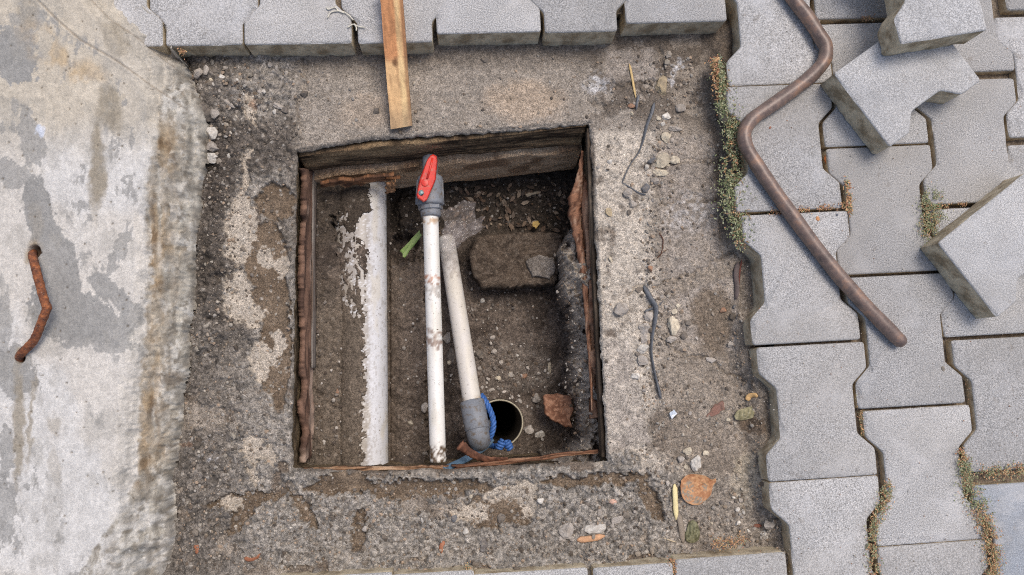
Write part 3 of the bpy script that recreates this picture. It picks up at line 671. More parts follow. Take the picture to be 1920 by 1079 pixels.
# ================================================================== concrete cover with its rusty handle
SLAB = [(-180, -120), (205, -120), (245, -3), (262, 12), (285, 34), (305, 52), (318, 88), (330, 108), (355, 132), (362, 165), (378, 198), (388, 240), (389, 300), (380, 350), (376, 400), (367, 440), (368, 500), (366, 560), (355, 620),
        (352, 700), (340, 740), (337, 800), (330, 850), (324, 900), (325, 960), (327, 1000), (318, 1040), (308, 1100), (295, 1230), (-180, 1230)]
SZ = 0.035
SLABT = [tuple(float(v) for v in PIX(*W(a, b, GZ if b > 95 else 0.0), SZ)) for a, b in SLAB]      # the same outline as plan positions on the slab's top plane
def slab_zf(px, py, X, Y):
    jx = px+15*(fbm(px/24, py/24, 520, 3, .5)-0.5)+4*(vn(px/5, py/5, 523)-.5); jy = py+12*(fbm(px/20, py/20, 530, 3)-0.5)
    ck, cki = cells(px/30, py/38, 525)
    d = -sdpoly(jx, jy, SLABT)+3-4*(cki > .72)*ss(.6, .1, ck)*(py > 60)
    wx = px+24*(fbm(px/40, py/60, 550, 5)-0.5)+14*(fbm(px/9, py/12, 561, 3)-0.5); wy = py+40*(fbm(px/40, py/60, 570, 5)-0.5)+14*(fbm(px/9, py/12, 571, 3)-0.5)
    big = fbm(px/120, py/160, 503, 4); med = fbm(px/28, py/36, 509, 4); fine = fbm(px/7, py/9, 515, 4); streak = fbm(px/7, py/130, 541, 4)
    z = SZ+0.004*(big-0.5)+0.0012*(med-0.5)+0.0007*(fine-0.5)
    dd = d+3; z = z-0.066*np.clip(1-dd/82, 0, 1)**1.25-0.008*ss(9, 0, dd)
    z = z+ss(90, 45, d)*ss(1, 14, d)*(0.006*(streak-0.5)+0.006*(fbm(px/13, py/140, 577, 3)-0.5)+.0030*(fbm(px/4.5, py/12, 579, 3)-.5)+.003*(cki-.5)*ss(.6, .5, ck))
    for k, (off, dep) in enumerate(((20, 0.004), (38, 0.004), (58, 0.0035))):
        z = z-dep*ss(off+3, off-3, d+14*(fbm(px/50, py/50, 580+k, 3)-0.5))
    low = np.where(py < 95, 0.001, GZ-0.004)
    z = low+(z-low)*ss(-1.5, 0.8, d)
    for pts, dp, wd in (([(60, -10), (110, 40), (150, 75), (220, 115), (270, 150), (328, 186)], .0022, 3.5), ([(165, -5), (205, 35), (250, 62), (322, 118)], .002, 3), ([(300, 55), (318, 110), (330, 180)], .002, 4)):
        dl = dline(px+3*(fine-.5), py+3*(fine-.5), pts); z = z-dp*ss(wd, 0, dl)+0.0012*ss(10, 2, dl)
    z = z-0.020*ss(14, 8, np.hypot(px-64, py-472))-0.014*ss(11, 5, np.hypot(px-37, py-672))
    f2, cid2 = cells(px/11, py/11, 591); z = z-0.0016*(cid2 > 0.95)*ss(0.28, 0.1, f2)
    return dict(wx=wx, wy=wy, big=big, med=med, fine=fine, streak=streak, d=d, f2=f2, cid2=cid2), z
def slab_col(px, py, F):
    wx, wy, d = F['wx'], F['wy'], F['d']
    c = np.tile(lin(199, 196, 191), px.shape+(1,))
    c = mixc(c, lin(188, 180, 168), ss(0.42, 0.6, F['big'])*0.5)
    c = mixc(c, lin(184, 174, 157), ss(330, 190, wy)*0.9)                 # cream upper part
    c = mixc(c, lin(178, 172, 162), ss(250, 60, wy+wx*0.0-(wx-180)*0.4)*ss(150, 260, wx)*0.7)
    g = lin(145, 143, 139); fl = 0.55*(fbm(px/7, py/10, 611, 5, .6)-0.53)
    c = mixc(c, g, .75*ss(.60, .62, fbm(px/13, py/24, 617, 5, .6)+.10*(F['big']-.5))*ss(300, 240, px)*ss(.5, .6, fbm(px/80, py/110, 619, 3)))
    for e, a in (((30, 110, 45, 60, 0), 1), ((55, 40, 40, 30, 0), .7), ((110, 500, 38, 130, -14), 1), ((130, 590, 85, 55, 10), 1), ((75, 400, 28, 70, -10), 1), ((205, 545, 55, 22, 40), .9), ((200, 615, 50, 26, 0), .9), ((20, 330, 40, 30, 20), .8),
                 ((25, 700, 45, 45, 0), .9), ((10, 850, 14, 60, 0), .8), ((60, 260, 22, 60, -8), .8), ((5, 960, 22, 60, 0), .7), ((225, 470, 10, 50, 25), .8), ((180, 640, 70, 16, 0), .8), ((240, 590, 20, 30, 0), .8), ((10, 620, 12, 80, 0), .7)):
        c = mixc(c, g, a*ss(0.0, 0.05, ell(wx, wy, *e)+fl))
    stn = lin(142, 132, 115)
    for e, a in (((182, 310, 22, 130, 3), .9), ((210, 205, 30, 60, -10), .8), ((35, 800, 16, 150, 0), .8), ((58, 780, 8, 120, 3), .7), ((105, 800, 14, 30, 5), .45), ((105, 880, 16, 40, 0), .35), ((70, 420, 14, 60, 0), .3),
                 ((215, 70, 20, 60, -25), .5), ((225, 55, 14, 40, -30), .5), ((50, 20, 30, 40, 0), .4)):
        c = mixc(c, stn, a*ss(0.0, 0.55, ell(wx, wy, *e)))
    c = mixc(c, lin(172, 150, 118), 0.7*ss(0.35, 0.65, F['med'])*ss(0.0, 0.6, ell(wx, wy, 95, 95, 95, 42, 38))+0.5*ss(0.0, .6, ell(wx, wy, 165, 135, 60, 26, 12)))
    # brown vertical run and the broken edge
    bl = np.interp(py, [-50, 200, 300, 400, 500, 600, 700, 800, 900, 960, 1079], [330, 290, 283, 275, 272, 262, 255, 250, 243, 230, 150])
    edge = ss(bl-4, bl+3, wx)*(1-.6*ss(900, 1000, py)*ss(.42, .56, fbm(px/26, py/26, 651, 5)))
    eb = np.tile(lin(176, 170, 158), px.shape+(1,)); eb = mixc(eb, lin(146, 140, 130), ss(0.42, 0.60, fbm(px/11, py/42, 633, 5, .6))*0.85)
    eb = mixc(eb, lin(194, 190, 182), ss(0.52, 0.6, fbm(px/10, py/26, 597, 5, .6))*0.8); eb = mixc(eb, lin(120, 112, 100), .7*ss(.62, .68, fbm(px/6, py/13, 637, 4)))
    c = c*(1-edge[..., None])+eb*edge[..., None]
    for off, am in ((22, .55), (40, .45), (58, .35)):
        c = mixc(c, lin(112, 102, 88), am*edge*ss(2.2, .4, np.abs(d+12*(fbm(px/40, py/60, 660+off, 3)-.5)-off))*ss(.4, .55, fbm(px/20, py/50, 670+off, 3)))
    c = mixc(c, lin(120, 112, 100), .5*edge*ss(16, 2, d)*ss(.35, .6, fbm(px/8, py/14, 680, 4)))
    run = ss(-3, 5, wx-bl)*ss(46, 8, wx-bl)*ss(190, 260, py)*ss(960, 880, py)*(.45+.55*ss(.4, .6, fbm(px/20, py/70, 631, 4)))
    c = mixc(c, lin(156, 134, 104), run*0.8*ss(0.3, 0.55, F['streak']+0.1)); c = mixc(c, lin(108, 88, 66), run*0.85*ss(0.56, 0.7, fbm(px/8, py/38, 599, 4)))
    c = mixc(c, lin(124, 116, 104), 0.6*ss(0.5, 0.65, fbm(px/14, py/14, 603, 4))*ss(840, 930, py)*ss(180, 240, px+(py-1000)*0.5))
    c = mixc(c, lin(118, 106, 92), 0.7*ss(0.0, 0.5, ell(wx, wy, 300, 715, 16, 22))+0.6*ss(0, .5, ell(wx, wy, 278, 845, 8, 6))+0.5*ss(0, .5, ell(wx, wy, 270, 860, 10, 8)))
    c = mixc(c, lin(205, 212, 226), 0.8*ss(0.0, 0.7, ell(wx, wy, 318, 885, 9, 22))+0.7*ss(0, .6, ell(wx, wy, 78, 243, 10, 10)))
    c = mixc(c, lin(150, 132, 104), 0.7*ss(0.0, 0.6, ell(wx, wy, 66, 475, 22, 26))+0.6*ss(0, .6, ell(wx, wy, 40, 676, 18, 14)))
    c = mixc(c, lin(70, 52, 40), .9*ss(13, 8, np.hypot(px-64, py-472))+.8*ss(10, 6, np.hypot(px-37, py-672)))
    c = mixc(c, lin(120, 104, 86), 0.55*ss(2.5, 0, dline(px, py, [(60, -10), (110, 40), (150, 75), (220, 115), (270, 150), (328, 186)]))+0.5*ss(2, 0, dline(px, py, [(165, -5), (205, 35), (250, 62), (322, 118)])))
    dots = (F['cid2'] > 0.95)*ss(0.22, 0.1, F['f2']); c = mixc(c, lin(98, 90, 80), 0.8*dots)
    br = fbm(px/3.5, py/60, 641, 3)
    c = c*(1+.10*(br-.5)+0.22*(F['fine']-0.5)+0.20*(F['med']-0.5)+.12*(F['big']-.5))[..., None]
    return mixc(c, lin(150, 146, 138), .35*ss(.55, .68, fbm(px/34, py/50, 643, 5)))
cov = thing('concrete_cover', 'large weathered concrete slab cover with a rusty bar handle along the left side', 'concrete cover', tuple(P3(180, 560, GZ)))
slab, SG = build_field('slab', -190, 420, -130, 1240, SZ, 0.0015, slab_zf, lambda X, Y, px, py: sdpoly(px, py, SLABT) < 6, M['concrete_cover'], slab_col, iters=1)
_l = np.array(slab['_o'])-np.array(cov['_o']); slab.parent = cov; slab.location = _l
hp = [P3(62, 472, SZ-.020), P3(61, 480, SZ-.002), P3(66, 500, SZ+.018), P3(75, 535, SZ+.026), P3(84, 566, SZ+.030), P3(88, 577, SZ+.031), P3(85, 586, SZ+.031), P3(76, 610, SZ+.026), P3(64, 638, SZ+.017), P3(46, 657, SZ+.008), P3(38, 666, SZ-.001), P3(35, 678, SZ-.014)]
pth = smooth_path(hp, 7); nn = len(pth)
rb = 0.0058*(1+0.045*(np.arange(nn) % 3 == 0))*(1+0.12*np.exp(-((np.arange(nn)-35)/2.0)**2))
tube('bar_handle', pth, rb, M['rust'], cov, seg=14, rough=0.09)

# ================================================================== bent iron bar on the pavers
bar = [(1468, -30, .012), (1490, 2, .0125), (1515, 34, .0125), (1537, 68, .0125), (1548, 88, .0125), (1546, 112, .0125), (1530, 134, .0125), (1500, 160, .0125), (1450, 196, .0125), (1413, 222, .0125), (1397, 245, .0125), (1398, 272, .0125), (1415, 303, .0125), (1450, 355, .0125), (1500, 424, .0125), (1560, 502, .0125), (1620, 570, .0125), (1670, 622, .0125), (1694, 646, .0120)]
bp_ = smooth_path([P3(*b) for b in bar], 6); nb_ = len(bp_)
rr = 0.0116*(1+0.03*np.sin(np.arange(nb_)*0.7)); rr[-1] *= 0.62; rr[-2] *= 0.9; rr[:4] *= 1.0
o = tube('iron_bar', bp_, rr*.95, M['iron'], seg=20, rough=0.04); tag(o, 'long rusty brown iron bar with two bends lying on the pavers', 'iron bar')

# ================================================================== wooden stick at the top
V, Fs, u, v = sheet_geo([P3(709, -40, 0.046), P3(732, 243, -0.036), P3(773, 236, -0.036), P3(752, -40, 0.046)], 70, 12, 0.014, (0.03, 0.03, 0, 0.0), 0.0012, 5, 8, 71)
a = fbm(u*6, v*9, 74, 4); c = np.tile(lin(198, 140, 96), (len(V), 1))
c = mixc(c, lin(224, 184, 134), ss(0.50, 0.56, u+0.05*(a-.5))*0.9); c = mixc(c, lin(236, 204, 150), ss(0.58, 0.66, v+0.1*(a-.5))*ss(0.86, 0.78, v)*0.8)
c = mixc(c, lin(150, 112, 80), ss(0.84, 0.9, v)*0.7); c = mixc(c, lin(128, 92, 66), ss(0.5, 0.62, a)*0.45); c = mixc(c, lin(96, 62, 40), ss(0, .5, ell(u, v, 0.55, 0.45, 0.04, 0.14))*0.9); c = mixc(c, lin(165, 140, 110), ss(.8, .95, u)*.6)
stick = mesh_obj('wooden_batten', V, Fs, M['wood_col'], None, c, smooth=False); tag(stick, 'pale split wooden batten lying over the paver edge above the pit', 'wood stick')

# ================================================================== inside the pit
# concrete beam and formwork on the far wall
A = P3(556, 284, GZ); B = P3(1106, 230, GZ)
def wl(px_t, dy, z):                          # point on the far wall line at fraction px_t, dy proud of it
    p = A+(B-A)*px_t; return np.array([p[0], p[1]-dy, z])
wood('concrete_beam', [wl(0.0, 0.022, -0.128), wl(1.0, 0.020, -0.125), wl(1.0, 0.028, -0.245), wl(0.0, 0.030, -0.262)], (lin(190, 160, 128), lin(204, 176, 144), lin(146, 118, 92)), wall, 200, 30, 0.05, (0.22, 0.10, 0, 0), 0.006, 9, 5, 81, 'soil')
wood('formwork_board', [wl(0.0, 0.002, -0.062), wl(0.99, 0.001, -0.058), wl(0.99, 0.014, -0.124), wl(0.0, 0.013, -0.126)], (lin(122, 100, 76), lin(62, 50, 39), lin(150, 126, 96)), wall, 180, 26, 0.012, (0.12, 0.1, 0, 0), 0.007, 7, 14, 83, 'soil')

def stk(name, label, cat, *a, group='rotten boards lining the pit', **k):
    return tag(wood(name, *a, **k), label, cat, group)
REDW = (lin(126, 98, 82), lin(84, 64, 54), lin(170, 148, 132))
stk('rotten_board', 'reddish brown rotten board standing along the left wall of the pit', 'board', [P3(566, 306, -0.068), P3(557, 872, -0.066), P3(593, 862, -0.19), P3(598, 318, -0.20)], REDW, nu=200, nv=22, thick=0.009, rag=(0.55, 0.18, 0.02, 0.02), disp=0.012, fu=8, fv=8, seed=90)
wood_strip = wood('lit_board_edge', [P3(587, 322, -0.140), P3(585, 690, -0.140), P3(594, 690, -0.165), P3(595, 322, -0.165)], (lin(134, 126, 118), lin(118, 108, 100), lin(104, 88, 76)), None, 60, 5, 0.002, (0.05, 0.3, 0, 0), 0.0015, 5, 4, 92, 'wood_col')  # pale wooden strip added to stand for the board's lit, greyed edge
tag(wood_strip, 'thin pale strip put in as the lit, weathered edge of the left rotten board', 'strip')
stk('rotten_board', 'splintered bark covered board standing along the right wall of the pit', 'board', [P3(1094, 285, -0.085), P3(1119, 800, -0.085), P3(1100, 790, -0.19), P3(1076, 385, -0.20)], (lin(138, 96, 72), lin(104, 68, 48), lin(176, 138, 110)), nu=190, nv=20, thick=0.008, rag=(0.45, 0.5, 0.03, 0.05), disp=0.012, fu=6, fv=8, seed=95)
stk('rotten_board', 'thin grey brown lath wedged against the right wall near the bottom corner', 'board', [P3(1107, 240, -0.06), P3(1136, 858, -0.062), P3(1130, 856, -0.11), P3(1103, 262, -0.10)], (lin(92, 78, 64), lin(70, 58, 46), lin(128, 112, 94)), nu=190, nv=8, thick=0.006, rag=(0.2, 0.3, 0.0, 0.0), disp=0.005, fu=6, fv=4, seed=97)
stk('rotten_board', 'rotten orange brown board fragment along the far wall above the big pipe', 'board', [wl(.045, .036, -.118), wl(.37, .036, -.118), wl(.33, .040, -.146), wl(.05, .042, -.160)], (lin(134, 94, 66), lin(90, 64, 48), lin(170, 134, 100)), nu=110, nv=16, thick=0.006, rag=(0.35, 0.55, 0.05, 0.3), disp=0.007, fu=7, fv=6, seed=99)
stk('wood_chip', 'small pale flake of rotten wood standing above the end of the big white pipe', 'wood chip', [wl(.27, .062, -.150), wl(.285, .046, -.118), wl(.325, .046, -.118), wl(.315, .060, -.150)], (lin(168, 128, 94), lin(146, 108, 78), lin(110, 84, 62)), nu=16, nv=12, thick=0.004, rag=(0.3, 0.3, 0.1, 0.3), disp=0.006, seed=101, group='wood chips')
stk('splintered_lath', 'long splintered wood lath along the near edge of the pit', 'board', [P3(568, 877, -0.088), P3(842, 871, -0.085), P3(842, 883, -0.088), P3(568, 884, -0.09)], (lin(156, 122, 94), lin(110, 82, 62), lin(186, 156, 128)), nu=150, nv=8, thick=0.005, rag=(0.5, 0.35, 0, 0.1), disp=0.005, fu=8, fv=4, seed=103)
stk('splintered_lath', 'dark red brown lath wedged across the lower right corner of the pit', 'board', [P3(830, 874, -0.088), P3(1122, 843, -0.085), P3(1122, 852, -0.088), P3(830, 886, -0.09)], (lin(128, 90, 68), lin(92, 64, 48), lin(160, 124, 98)), nu=150, nv=8, thick=0.006, rag=(0.35, 0.35, 0.1, 0), disp=0.006, fu=8, fv=4, seed=105)
bk_ = smooth_path([P3(1092, 283, -.085), P3(1087, 335, -.10), P3(1078, 392, -.118), P3(1086, 455, -.118), P3(1095, 520, -.11), P3(1101, 600, -.105), P3(1107, 690, -.10), P3(1110, 770, -.10)], 14); _n = len(bk_)
_r = np.interp(np.arange(_n)/(_n-1), [0, .12, .25, .33, .42, .5, .7, 1], [.002, .005, .012, .0125, .008, .0075, .006, .002])*(1+.35*(vn(np.arange(_n)/3., np.zeros(_n), 5)-.5))
o = tube('bark_strip', bk_, _r, M['wood_col'], cols=lambda V: mixc(mixc(np.tile(lin(164, 118, 90), (len(V), 1)), lin(104, 70, 52), ss(.42, .6, fbm(V[:, 0]*300, V[:, 1]*60, 8))), lin(206, 168, 138), .8*ss(.56, .7, fbm(V[:, 0]*500, V[:, 1]*50, 18))), seg=14, flat=.7, twist=.02, rough=.32)
tag(o, 'shaggy orange brown strip of bark peeling off the right wall of the pit', 'bark')
# curved bark sliver and chunk
bs = smooth_path([P3(862, 834, -.085), P3(880, 848, -.092), P3(905, 860, -.092), P3(935, 862, -.09), P3(952, 860, -.088)], 8)
o = tube('bark_sliver', bs, np.linspace(0.0085, 0.004, len(bs)), M['wood_col'], cols=lambda V: mixc(np.tile(lin(126, 86, 66), (len(V), 1)), lin(84, 56, 44), ss(.4, .6, fbm(V[:, 0]*160, V[:, 1]*160, 8))), seg=10, flat=0.35, twist=0.03, rough=0.35)
tag(o, 'curled dark brown bark sliver under the end of the second pipe', 'bark')
def slabrock(name, label, cat, poly, ztop, th, cols, seed, jag=0.0012, group=None, m='rock'):
    """flat broken piece with a real outline and thickness"""
    pts = []
    n = len(poly)
    for i in range(n):
        a = np.array(poly[i], float); b = np.array(poly[(i+1) % n], float); k = max(2, int(np.linalg.norm(b-a)/4))
        for j in range(k): pts.append(a+(b-a)*j/k)
    pts = np.array(pts); ctr = pts.mean(0); k = len(pts); rnd = np.random.RandomState(seed); V = []
    jg = (rnd.normal(size=k)*jag+.003*(vn(np.arange(k)/3., np.zeros(k), seed)-.5))*900
    RG = [(q, 0) for q in np.linspace(0.0, .9, 16)]+[(0.95, -.0006), (1.0, -min(.0035, th*.3)), (1.01, -th*.5), (1.0, -th)]
    for s, dz in RG:
        q_ = ctr+(pts-ctr)*s; dd = (pts-ctr)/np.linalg.norm(pts-ctr, axis=1)[:, None]; q_ = q_+dd*jg[:, None]*s*(s > .6)
        rel = (min(.25*th, .008)*(fbm(q_[:, 0]/16, q_[:, 1]/16, seed, 5)-0.5)+.0022*(fbm(q_[:, 0]/5, q_[:, 1]/5, seed+9, 3)-.5)*(th > .004))*(s < 1.005)
        x, y = W(q_[:, 0], q_[:, 1], ztop); V.append(np.stack([x, y, np.full(k, ztop+dz)+rel], -1))
    V = np.concatenate(V); Fs = []
    nr = len(RG)-1
    for r in range(nr):
        for j in range(k): Fs.append((r*k+j, r*k+(j+1) % k, (r+1)*k+(j+1) % k, (r+1)*k+j))
    Fs.append(tuple(nr*k+j for j in range(k-1, -1, -1)))
    px, py = PIX(V[:, 0], V[:, 1], V[:, 2]); a = fbm(px/12, py/12, seed+3, 4); b = fbm(px/4, py/4, seed+5, 3)
    c = np.tile(cols[0], (len(V), 1)); c = mixc(c, cols[1], ss(.4, .6, a)); c = mixc(c, cols[2], ss(.52, .68, b)*.8)
    return tag(mesh_obj(name, V, Fs, M[m], None, c), label, cat, group)
slabrock('bark_chunk', 'reddish brown piece of bark near the round bore hole', 'bark', [(1020, 742), (1045, 737), (1072, 743), (1075, 775), (1070, 790), (1074, 803), (1045, 795), (1022, 778)], -0.215, 0.012, (lin(150, 108, 84), lin(120, 82, 62), lin(176, 134, 108)), 111, m='wood_col')
# buried concrete block with a chipped face
blk = [(890, 445), (940, 438), (1010, 433), (1055, 440), (1052, 500), (1040, 532), (985, 536), (905, 541), (884, 510), (882, 470)]
slabrock('concrete_block', 'dirt covered concrete block inside the pit right of the pipes', 'concrete block', blk, -0.222, 0.05, (lin(88, 76, 65), lin(70, 60, 51), lin(110, 98, 86)), 115, m='soil')
slabrock('mortar_lump', 'grey lump of mortar on the corner of the buried block', 'mortar', [(985, 488), (1010, 478), (1040, 482), (1044, 505), (1030, 522), (1000, 518)], -0.215, 0.012, (lin(126, 118, 110), lin(112, 104, 96), lin(140, 132, 124)), 117, m='soil')

# big drain pipe, half buried
def pipe_cols(base, band=None, dirty=None):
    def f(V):
        px, py = PIX(V[:, 0], V[:, 1], V[:, 2]); c = np.tile(base, (len(V), 1))
        c = mixc(c, lin(214, 206, 190), 0.6*ss(.5, .7, fbm(px/16, py/60, 121, 3)))
        for (y0, y1, col, am) in (band or ()):
            c = mixc(c, col, am*ss(y0-4, y0, py)*ss(y1+4, y1, py)*ss(.38, .55, fbm(px/6, py/6, 127, 3)))
        return c
    return f
def long_path(a, b, n): return np.array([a+(b-a)*t for t in np.linspace(0, 1, n)])
dp = long_path(PX0, PX1, 60); rads = np.full(60, PR); rads[0] = PR*.86; rads[1] = PR*.95
V, Fs = tube_geo(dp, rads, seg=64)
dp = long_path(PX0, PX1, 420); rads = np.full(420, PR); rads[:3] = [PR*.9, PR*.96, PR*.99]; V, Fs = tube_geo(dp, rads, seg=96)
_c = pipe_cols(lin(222, 222, 224))(V); _x, _y = PIX(V[:, 0], V[:, 1], V[:, 2]); _x2 = _x+10*(fbm(_x/5, _y/9, 701, 4)-.5)
_c = mixc(_c, lin(138, 126, 110), .75*ss(704, 684, _x2)*ss(.46, .66, fbm(_x/2.6, _y/3.4, 703, 3)+.25*ss(704, 684, _x)))
_c = mixc(_c, lin(150, 140, 126), .40*ss(.66, .74, fbm(_x/3, _y/10, 705, 3))+.12*ss(.5, .8, fbm(_x/30, _y/50, 707, 3)))
o = mesh_obj('drain_pipe', V, Fs, M['pvc'], None, _c); tag(o, 'thick white plastic drain pipe half buried in soil at the left of the pit', 'pipe')

# thin water pipe with the red valve
vz = -0.118
vp = thing('water_pipe', 'thin white water pipe with a grey ball valve and red lever', 'pipe', tuple(P3(814, 640, vz-.013)))
tube('pipe', long_path(P3(807, 395, vz), P3(821.5, 866, vz), 120), 0.0132, M['pvc'], vp, cols=pipe_cols(lin(232, 228, 220), band=((403, 418, lin(176, 136, 88), .8), (518, 532, lin(178, 110, 66), .8), (530, 556, lin(120, 100, 80), .5), (618, 655, lin(120, 84, 60), .75), (838, 870, lin(104, 86, 68), 1.0))), seg=32)
vb = [(805.0, 262, .0128), (806.2, 294, .0128), (806.3, 329, .0132), (806.35, 331, .0185), (806.4, 333, .0208), (806.5, 338, .0216), (806.6, 370, .0220), (806.8, 374, .0234), (806.9, 382, .0238), (807.0, 386, .0215)]
tube('valve_body', np.array([P3(x, y, vz) for x, y, r in vb]), [r for x, y, r in vb], M['pvc_grey'], vp, seg=36)
V, Fs = tube_geo(np.array([P3(807.0, 385, vz), P3(807.1, 386.5, vz), P3(807.3, 393, vz), P3(807.4, 394.5, vz)]), [.0194, .0206, .0206, .0192], seg=8)
mesh_obj('hex_nut', V, Fs, M['pvc_grey'], vp, smooth=False)
tube('collar', np.array([P3(807.4, 394, vz), P3(807.5, 395, vz), P3(808.2, 405, vz), P3(808.2, 407, vz)]), [.0162, .0172, .0172, .0150], M['pvc_grey'], vp, seg=32)
tube('valve_stem', np.array([P3(797, 356, vz), P3(797, 355, vz+.028)]), .0075, M['pvc_grey'], vp, seg=16)
for sx in (-1, 1):
    tube('valve_rib', np.array([P3(806+sx*22.5, 338, vz+.004), P3(806+sx*25, 384, vz+.004)]), .0022, M['pvc_grey'], vp, seg=8)
tube('threaded_fitting', np.array([P3(805.6, 284, vz), P3(805.9, 291, vz)]), .0146, M['fitting'], vp, seg=16, rough=.08)
# lever: a faceted tapering handle
def lever():
    zt = vz+0.038
    out = [(807, 292), (812, 290), (818.5, 294), (820, 303), (816.5, 338), (807, 361), (800, 376), (794, 379.5), (783, 372), (781, 366), (784, 350), (788, 334), (801, 300)]
    n = len(out); cc = np.array([800, 336.]); V = []
    for ins, dz in ((3.2, .0006), (1.6, 0.0), (0.0, -0.0024), (-0.6, -0.0110)):
        for i, (x, y) in enumerate(out):
            d = cc-np.array([x, y]); d[1] *= .5; d /= np.linalg.norm(d); x2, y2 = np.array([x, y])+d*ins
            V.append(P3(x2, y2, zt+dz+(0.003*(335-y)/45)))
    Fs = [tuple(range(n))]
    for r in range(3):
        for j in range(n): Fs.append((r*n+j, r*n+(j+1) % n, (r+1)*n+(j+1) % n, (r+1)*n+j))
    Fs.append(tuple(3*n+j for j in range(n-1, -1, -1)))
    h = mesh_obj('handle', np.array(V), Fs, M['red_plastic'], vp, smooth=False)
    # raised rib down the middle, round boss, worn screw spot
    tube('rib', np.array([P3(811, 297, zt+.0042), P3(806, 318, zt+.0028), P3(801, 335, zt+.0018)]), .0017, M['red_plastic'], h, seg=8)
    c0 = P3(797, 343, zt); V2, F2 = tube_geo(np.array([c0+[0, 0, -.001], c0+[0, 0, .0011], c0+[0, 0, .0014]]), [.0062, .0060, .0054], seg=24); mesh_obj('boss', V2, F2, M['red_plastic'], h)
    c0 = P3(790, 362, zt-.001); V2, F2 = tube_geo(np.array([c0+[0, 0, -.001], c0+[0, 0, .0009]]), [.0048, .0042], seg=10, rough=.3); mesh_obj('worn_screw', V2, F2, M['fitting'], h)
lever()

# second pipe going to the bore hole
rp = thing('riser_pipe', 'white pipe running from the plastic bag to a grey elbow over the bore hole', 'pipe', tuple(P3(880, 760, -.2)))
e0 = P3(837, 448, -.262); e1 = P3(886, 758, -.150)
tube('pipe', long_path(e0, e1, 80), 0.0158, M['pvc'], rp, cols=pipe_cols(lin(214, 208, 200), band=((474, 520, lin(120, 104, 90), .35), (746, 762, lin(150, 126, 96), .8))), seg=32)
k0 = P3(885, 752, -.150); k1 = P3(895, 806, -.140)
tube('coupling', np.array([k0, k0+(k1-k0)*.03, k0+(k1-k0)*.97, k1]), [.0192, .0208, .0210, .0200], M['pvc_grey'], rp, seg=36)
k2 = P3(898, 822, -.146); k3 = k2+np.array([.004, -.004, -.03]); k4 = np.array([CAS[0]-.021, CAS[1]-.012, -.30])
ep = smooth_path([k1+(k0-k1)*.1, k1, k2, k3, k4], 8)
tube('elbow', ep, np.interp(np.arange(len(ep)), [0, 10, 20, len(ep)-1], [.0188, .0192, .0185, .0165]), M['pvc_grey'], rp, seg=32)
tube('elbow_ring', smooth_path([P3(876, 808, -.150), P3(881, 822, -.155), P3(894, 832, -.158), P3(908, 828, -.156), P3(916, 808, -.150)], 6), .0022, M['pvc_grey'], rp, seg=10)

# bore casing
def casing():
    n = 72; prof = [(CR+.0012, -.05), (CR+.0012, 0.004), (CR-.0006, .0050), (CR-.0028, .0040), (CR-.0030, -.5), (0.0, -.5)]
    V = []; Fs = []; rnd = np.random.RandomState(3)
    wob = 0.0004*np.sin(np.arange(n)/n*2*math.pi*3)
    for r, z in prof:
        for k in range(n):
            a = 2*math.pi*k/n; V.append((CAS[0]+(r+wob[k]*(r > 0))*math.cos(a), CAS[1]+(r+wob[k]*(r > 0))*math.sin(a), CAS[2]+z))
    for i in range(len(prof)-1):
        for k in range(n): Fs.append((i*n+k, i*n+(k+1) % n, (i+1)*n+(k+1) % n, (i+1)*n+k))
    V = np.array(V); c = np.tile(lin(196, 186, 162), (len(V), 1)); c[V[:, 2] < CAS[2]+.0044] = lin(34, 28, 22)  # below the rim coloured soil dark, painting in the shade down the hole
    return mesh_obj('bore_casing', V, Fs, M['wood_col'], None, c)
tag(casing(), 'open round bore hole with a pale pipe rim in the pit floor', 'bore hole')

# blue rope: three laid strands, and the knot
rope = thing('rope', 'bright blue twisted rope hanging round the grey elbow with a knot', 'rope', tuple(P3(920, 800, -.2)))
rpth = smooth_path([P3(903, 742, -.165), P3(911, 754, -.150), P3(921, 775, -.146), P3(925, 795, -.146), P3(921, 815, -.152), P3(914, 830, -.170), P3(922, 836, -.20), P3(934, 838, -.19)], 22)
def strands(path, R, r, pitch, parent, nm='strand'):
    path = np.asarray(path); T = np.gradient(path, axis=0); T /= np.linalg.norm(T, axis=1)[:, None]
    s = np.r_[0, np.cumsum(np.linalg.norm(np.diff(path, axis=0), axis=1))]
    N = np.cross(T, [0.3, 0.2, 1.0]); N /= np.linalg.norm(N, axis=1)[:, None]; Bn = np.cross(T, N)
    for k in range(3):
        a = s/pitch*2*math.pi+k*2*math.pi/3
        q_ = path+(N*np.cos(a)[:, None]+Bn*np.sin(a)[:, None])*R
        tube(nm, q_, r, M['rope'], parent, seg=8)
strands(rpth, .0026, .0028, .022, rope)
kn = empty('knot'); kn.parent = rope; kc = P3(946, 834, -.165); kn.location = Vector(kc)-rope.location; kn['_o'] = tuple(kc)
for off, dirv in (((-.0065, 0, 0), (.5, .9, .2)), ((.0065, -.001, 0), (-.4, .9, .1))):
    d = np.array(dirv); d /= np.linalg.norm(d); a1 = np.cross(d, [0, 0, 1]); a1 /= np.linalg.norm(a1); a2 = np.cross(d, a1)
    t = np.linspace(-1, 1, 160); q_ = kc+np.array(off)+d*(t*.0085)[:, None]+(a1*np.cos(t*11)[:, None]+a2*np.sin(t*11)[:, None])*(.0050*np.sqrt(np.maximum(1-.6*t*t, .05)))[:, None]
    tube('rope_loop', q_, .0027, M['rope'], kn, seg=8)
sp = smooth_path([P3(922, 822, -.165), P3(908, 838, -.16), P3(890, 850, -.155), P3(872, 862, -.135), P3(850, 872, -.105), P3(835, 880, -.085)], 8)
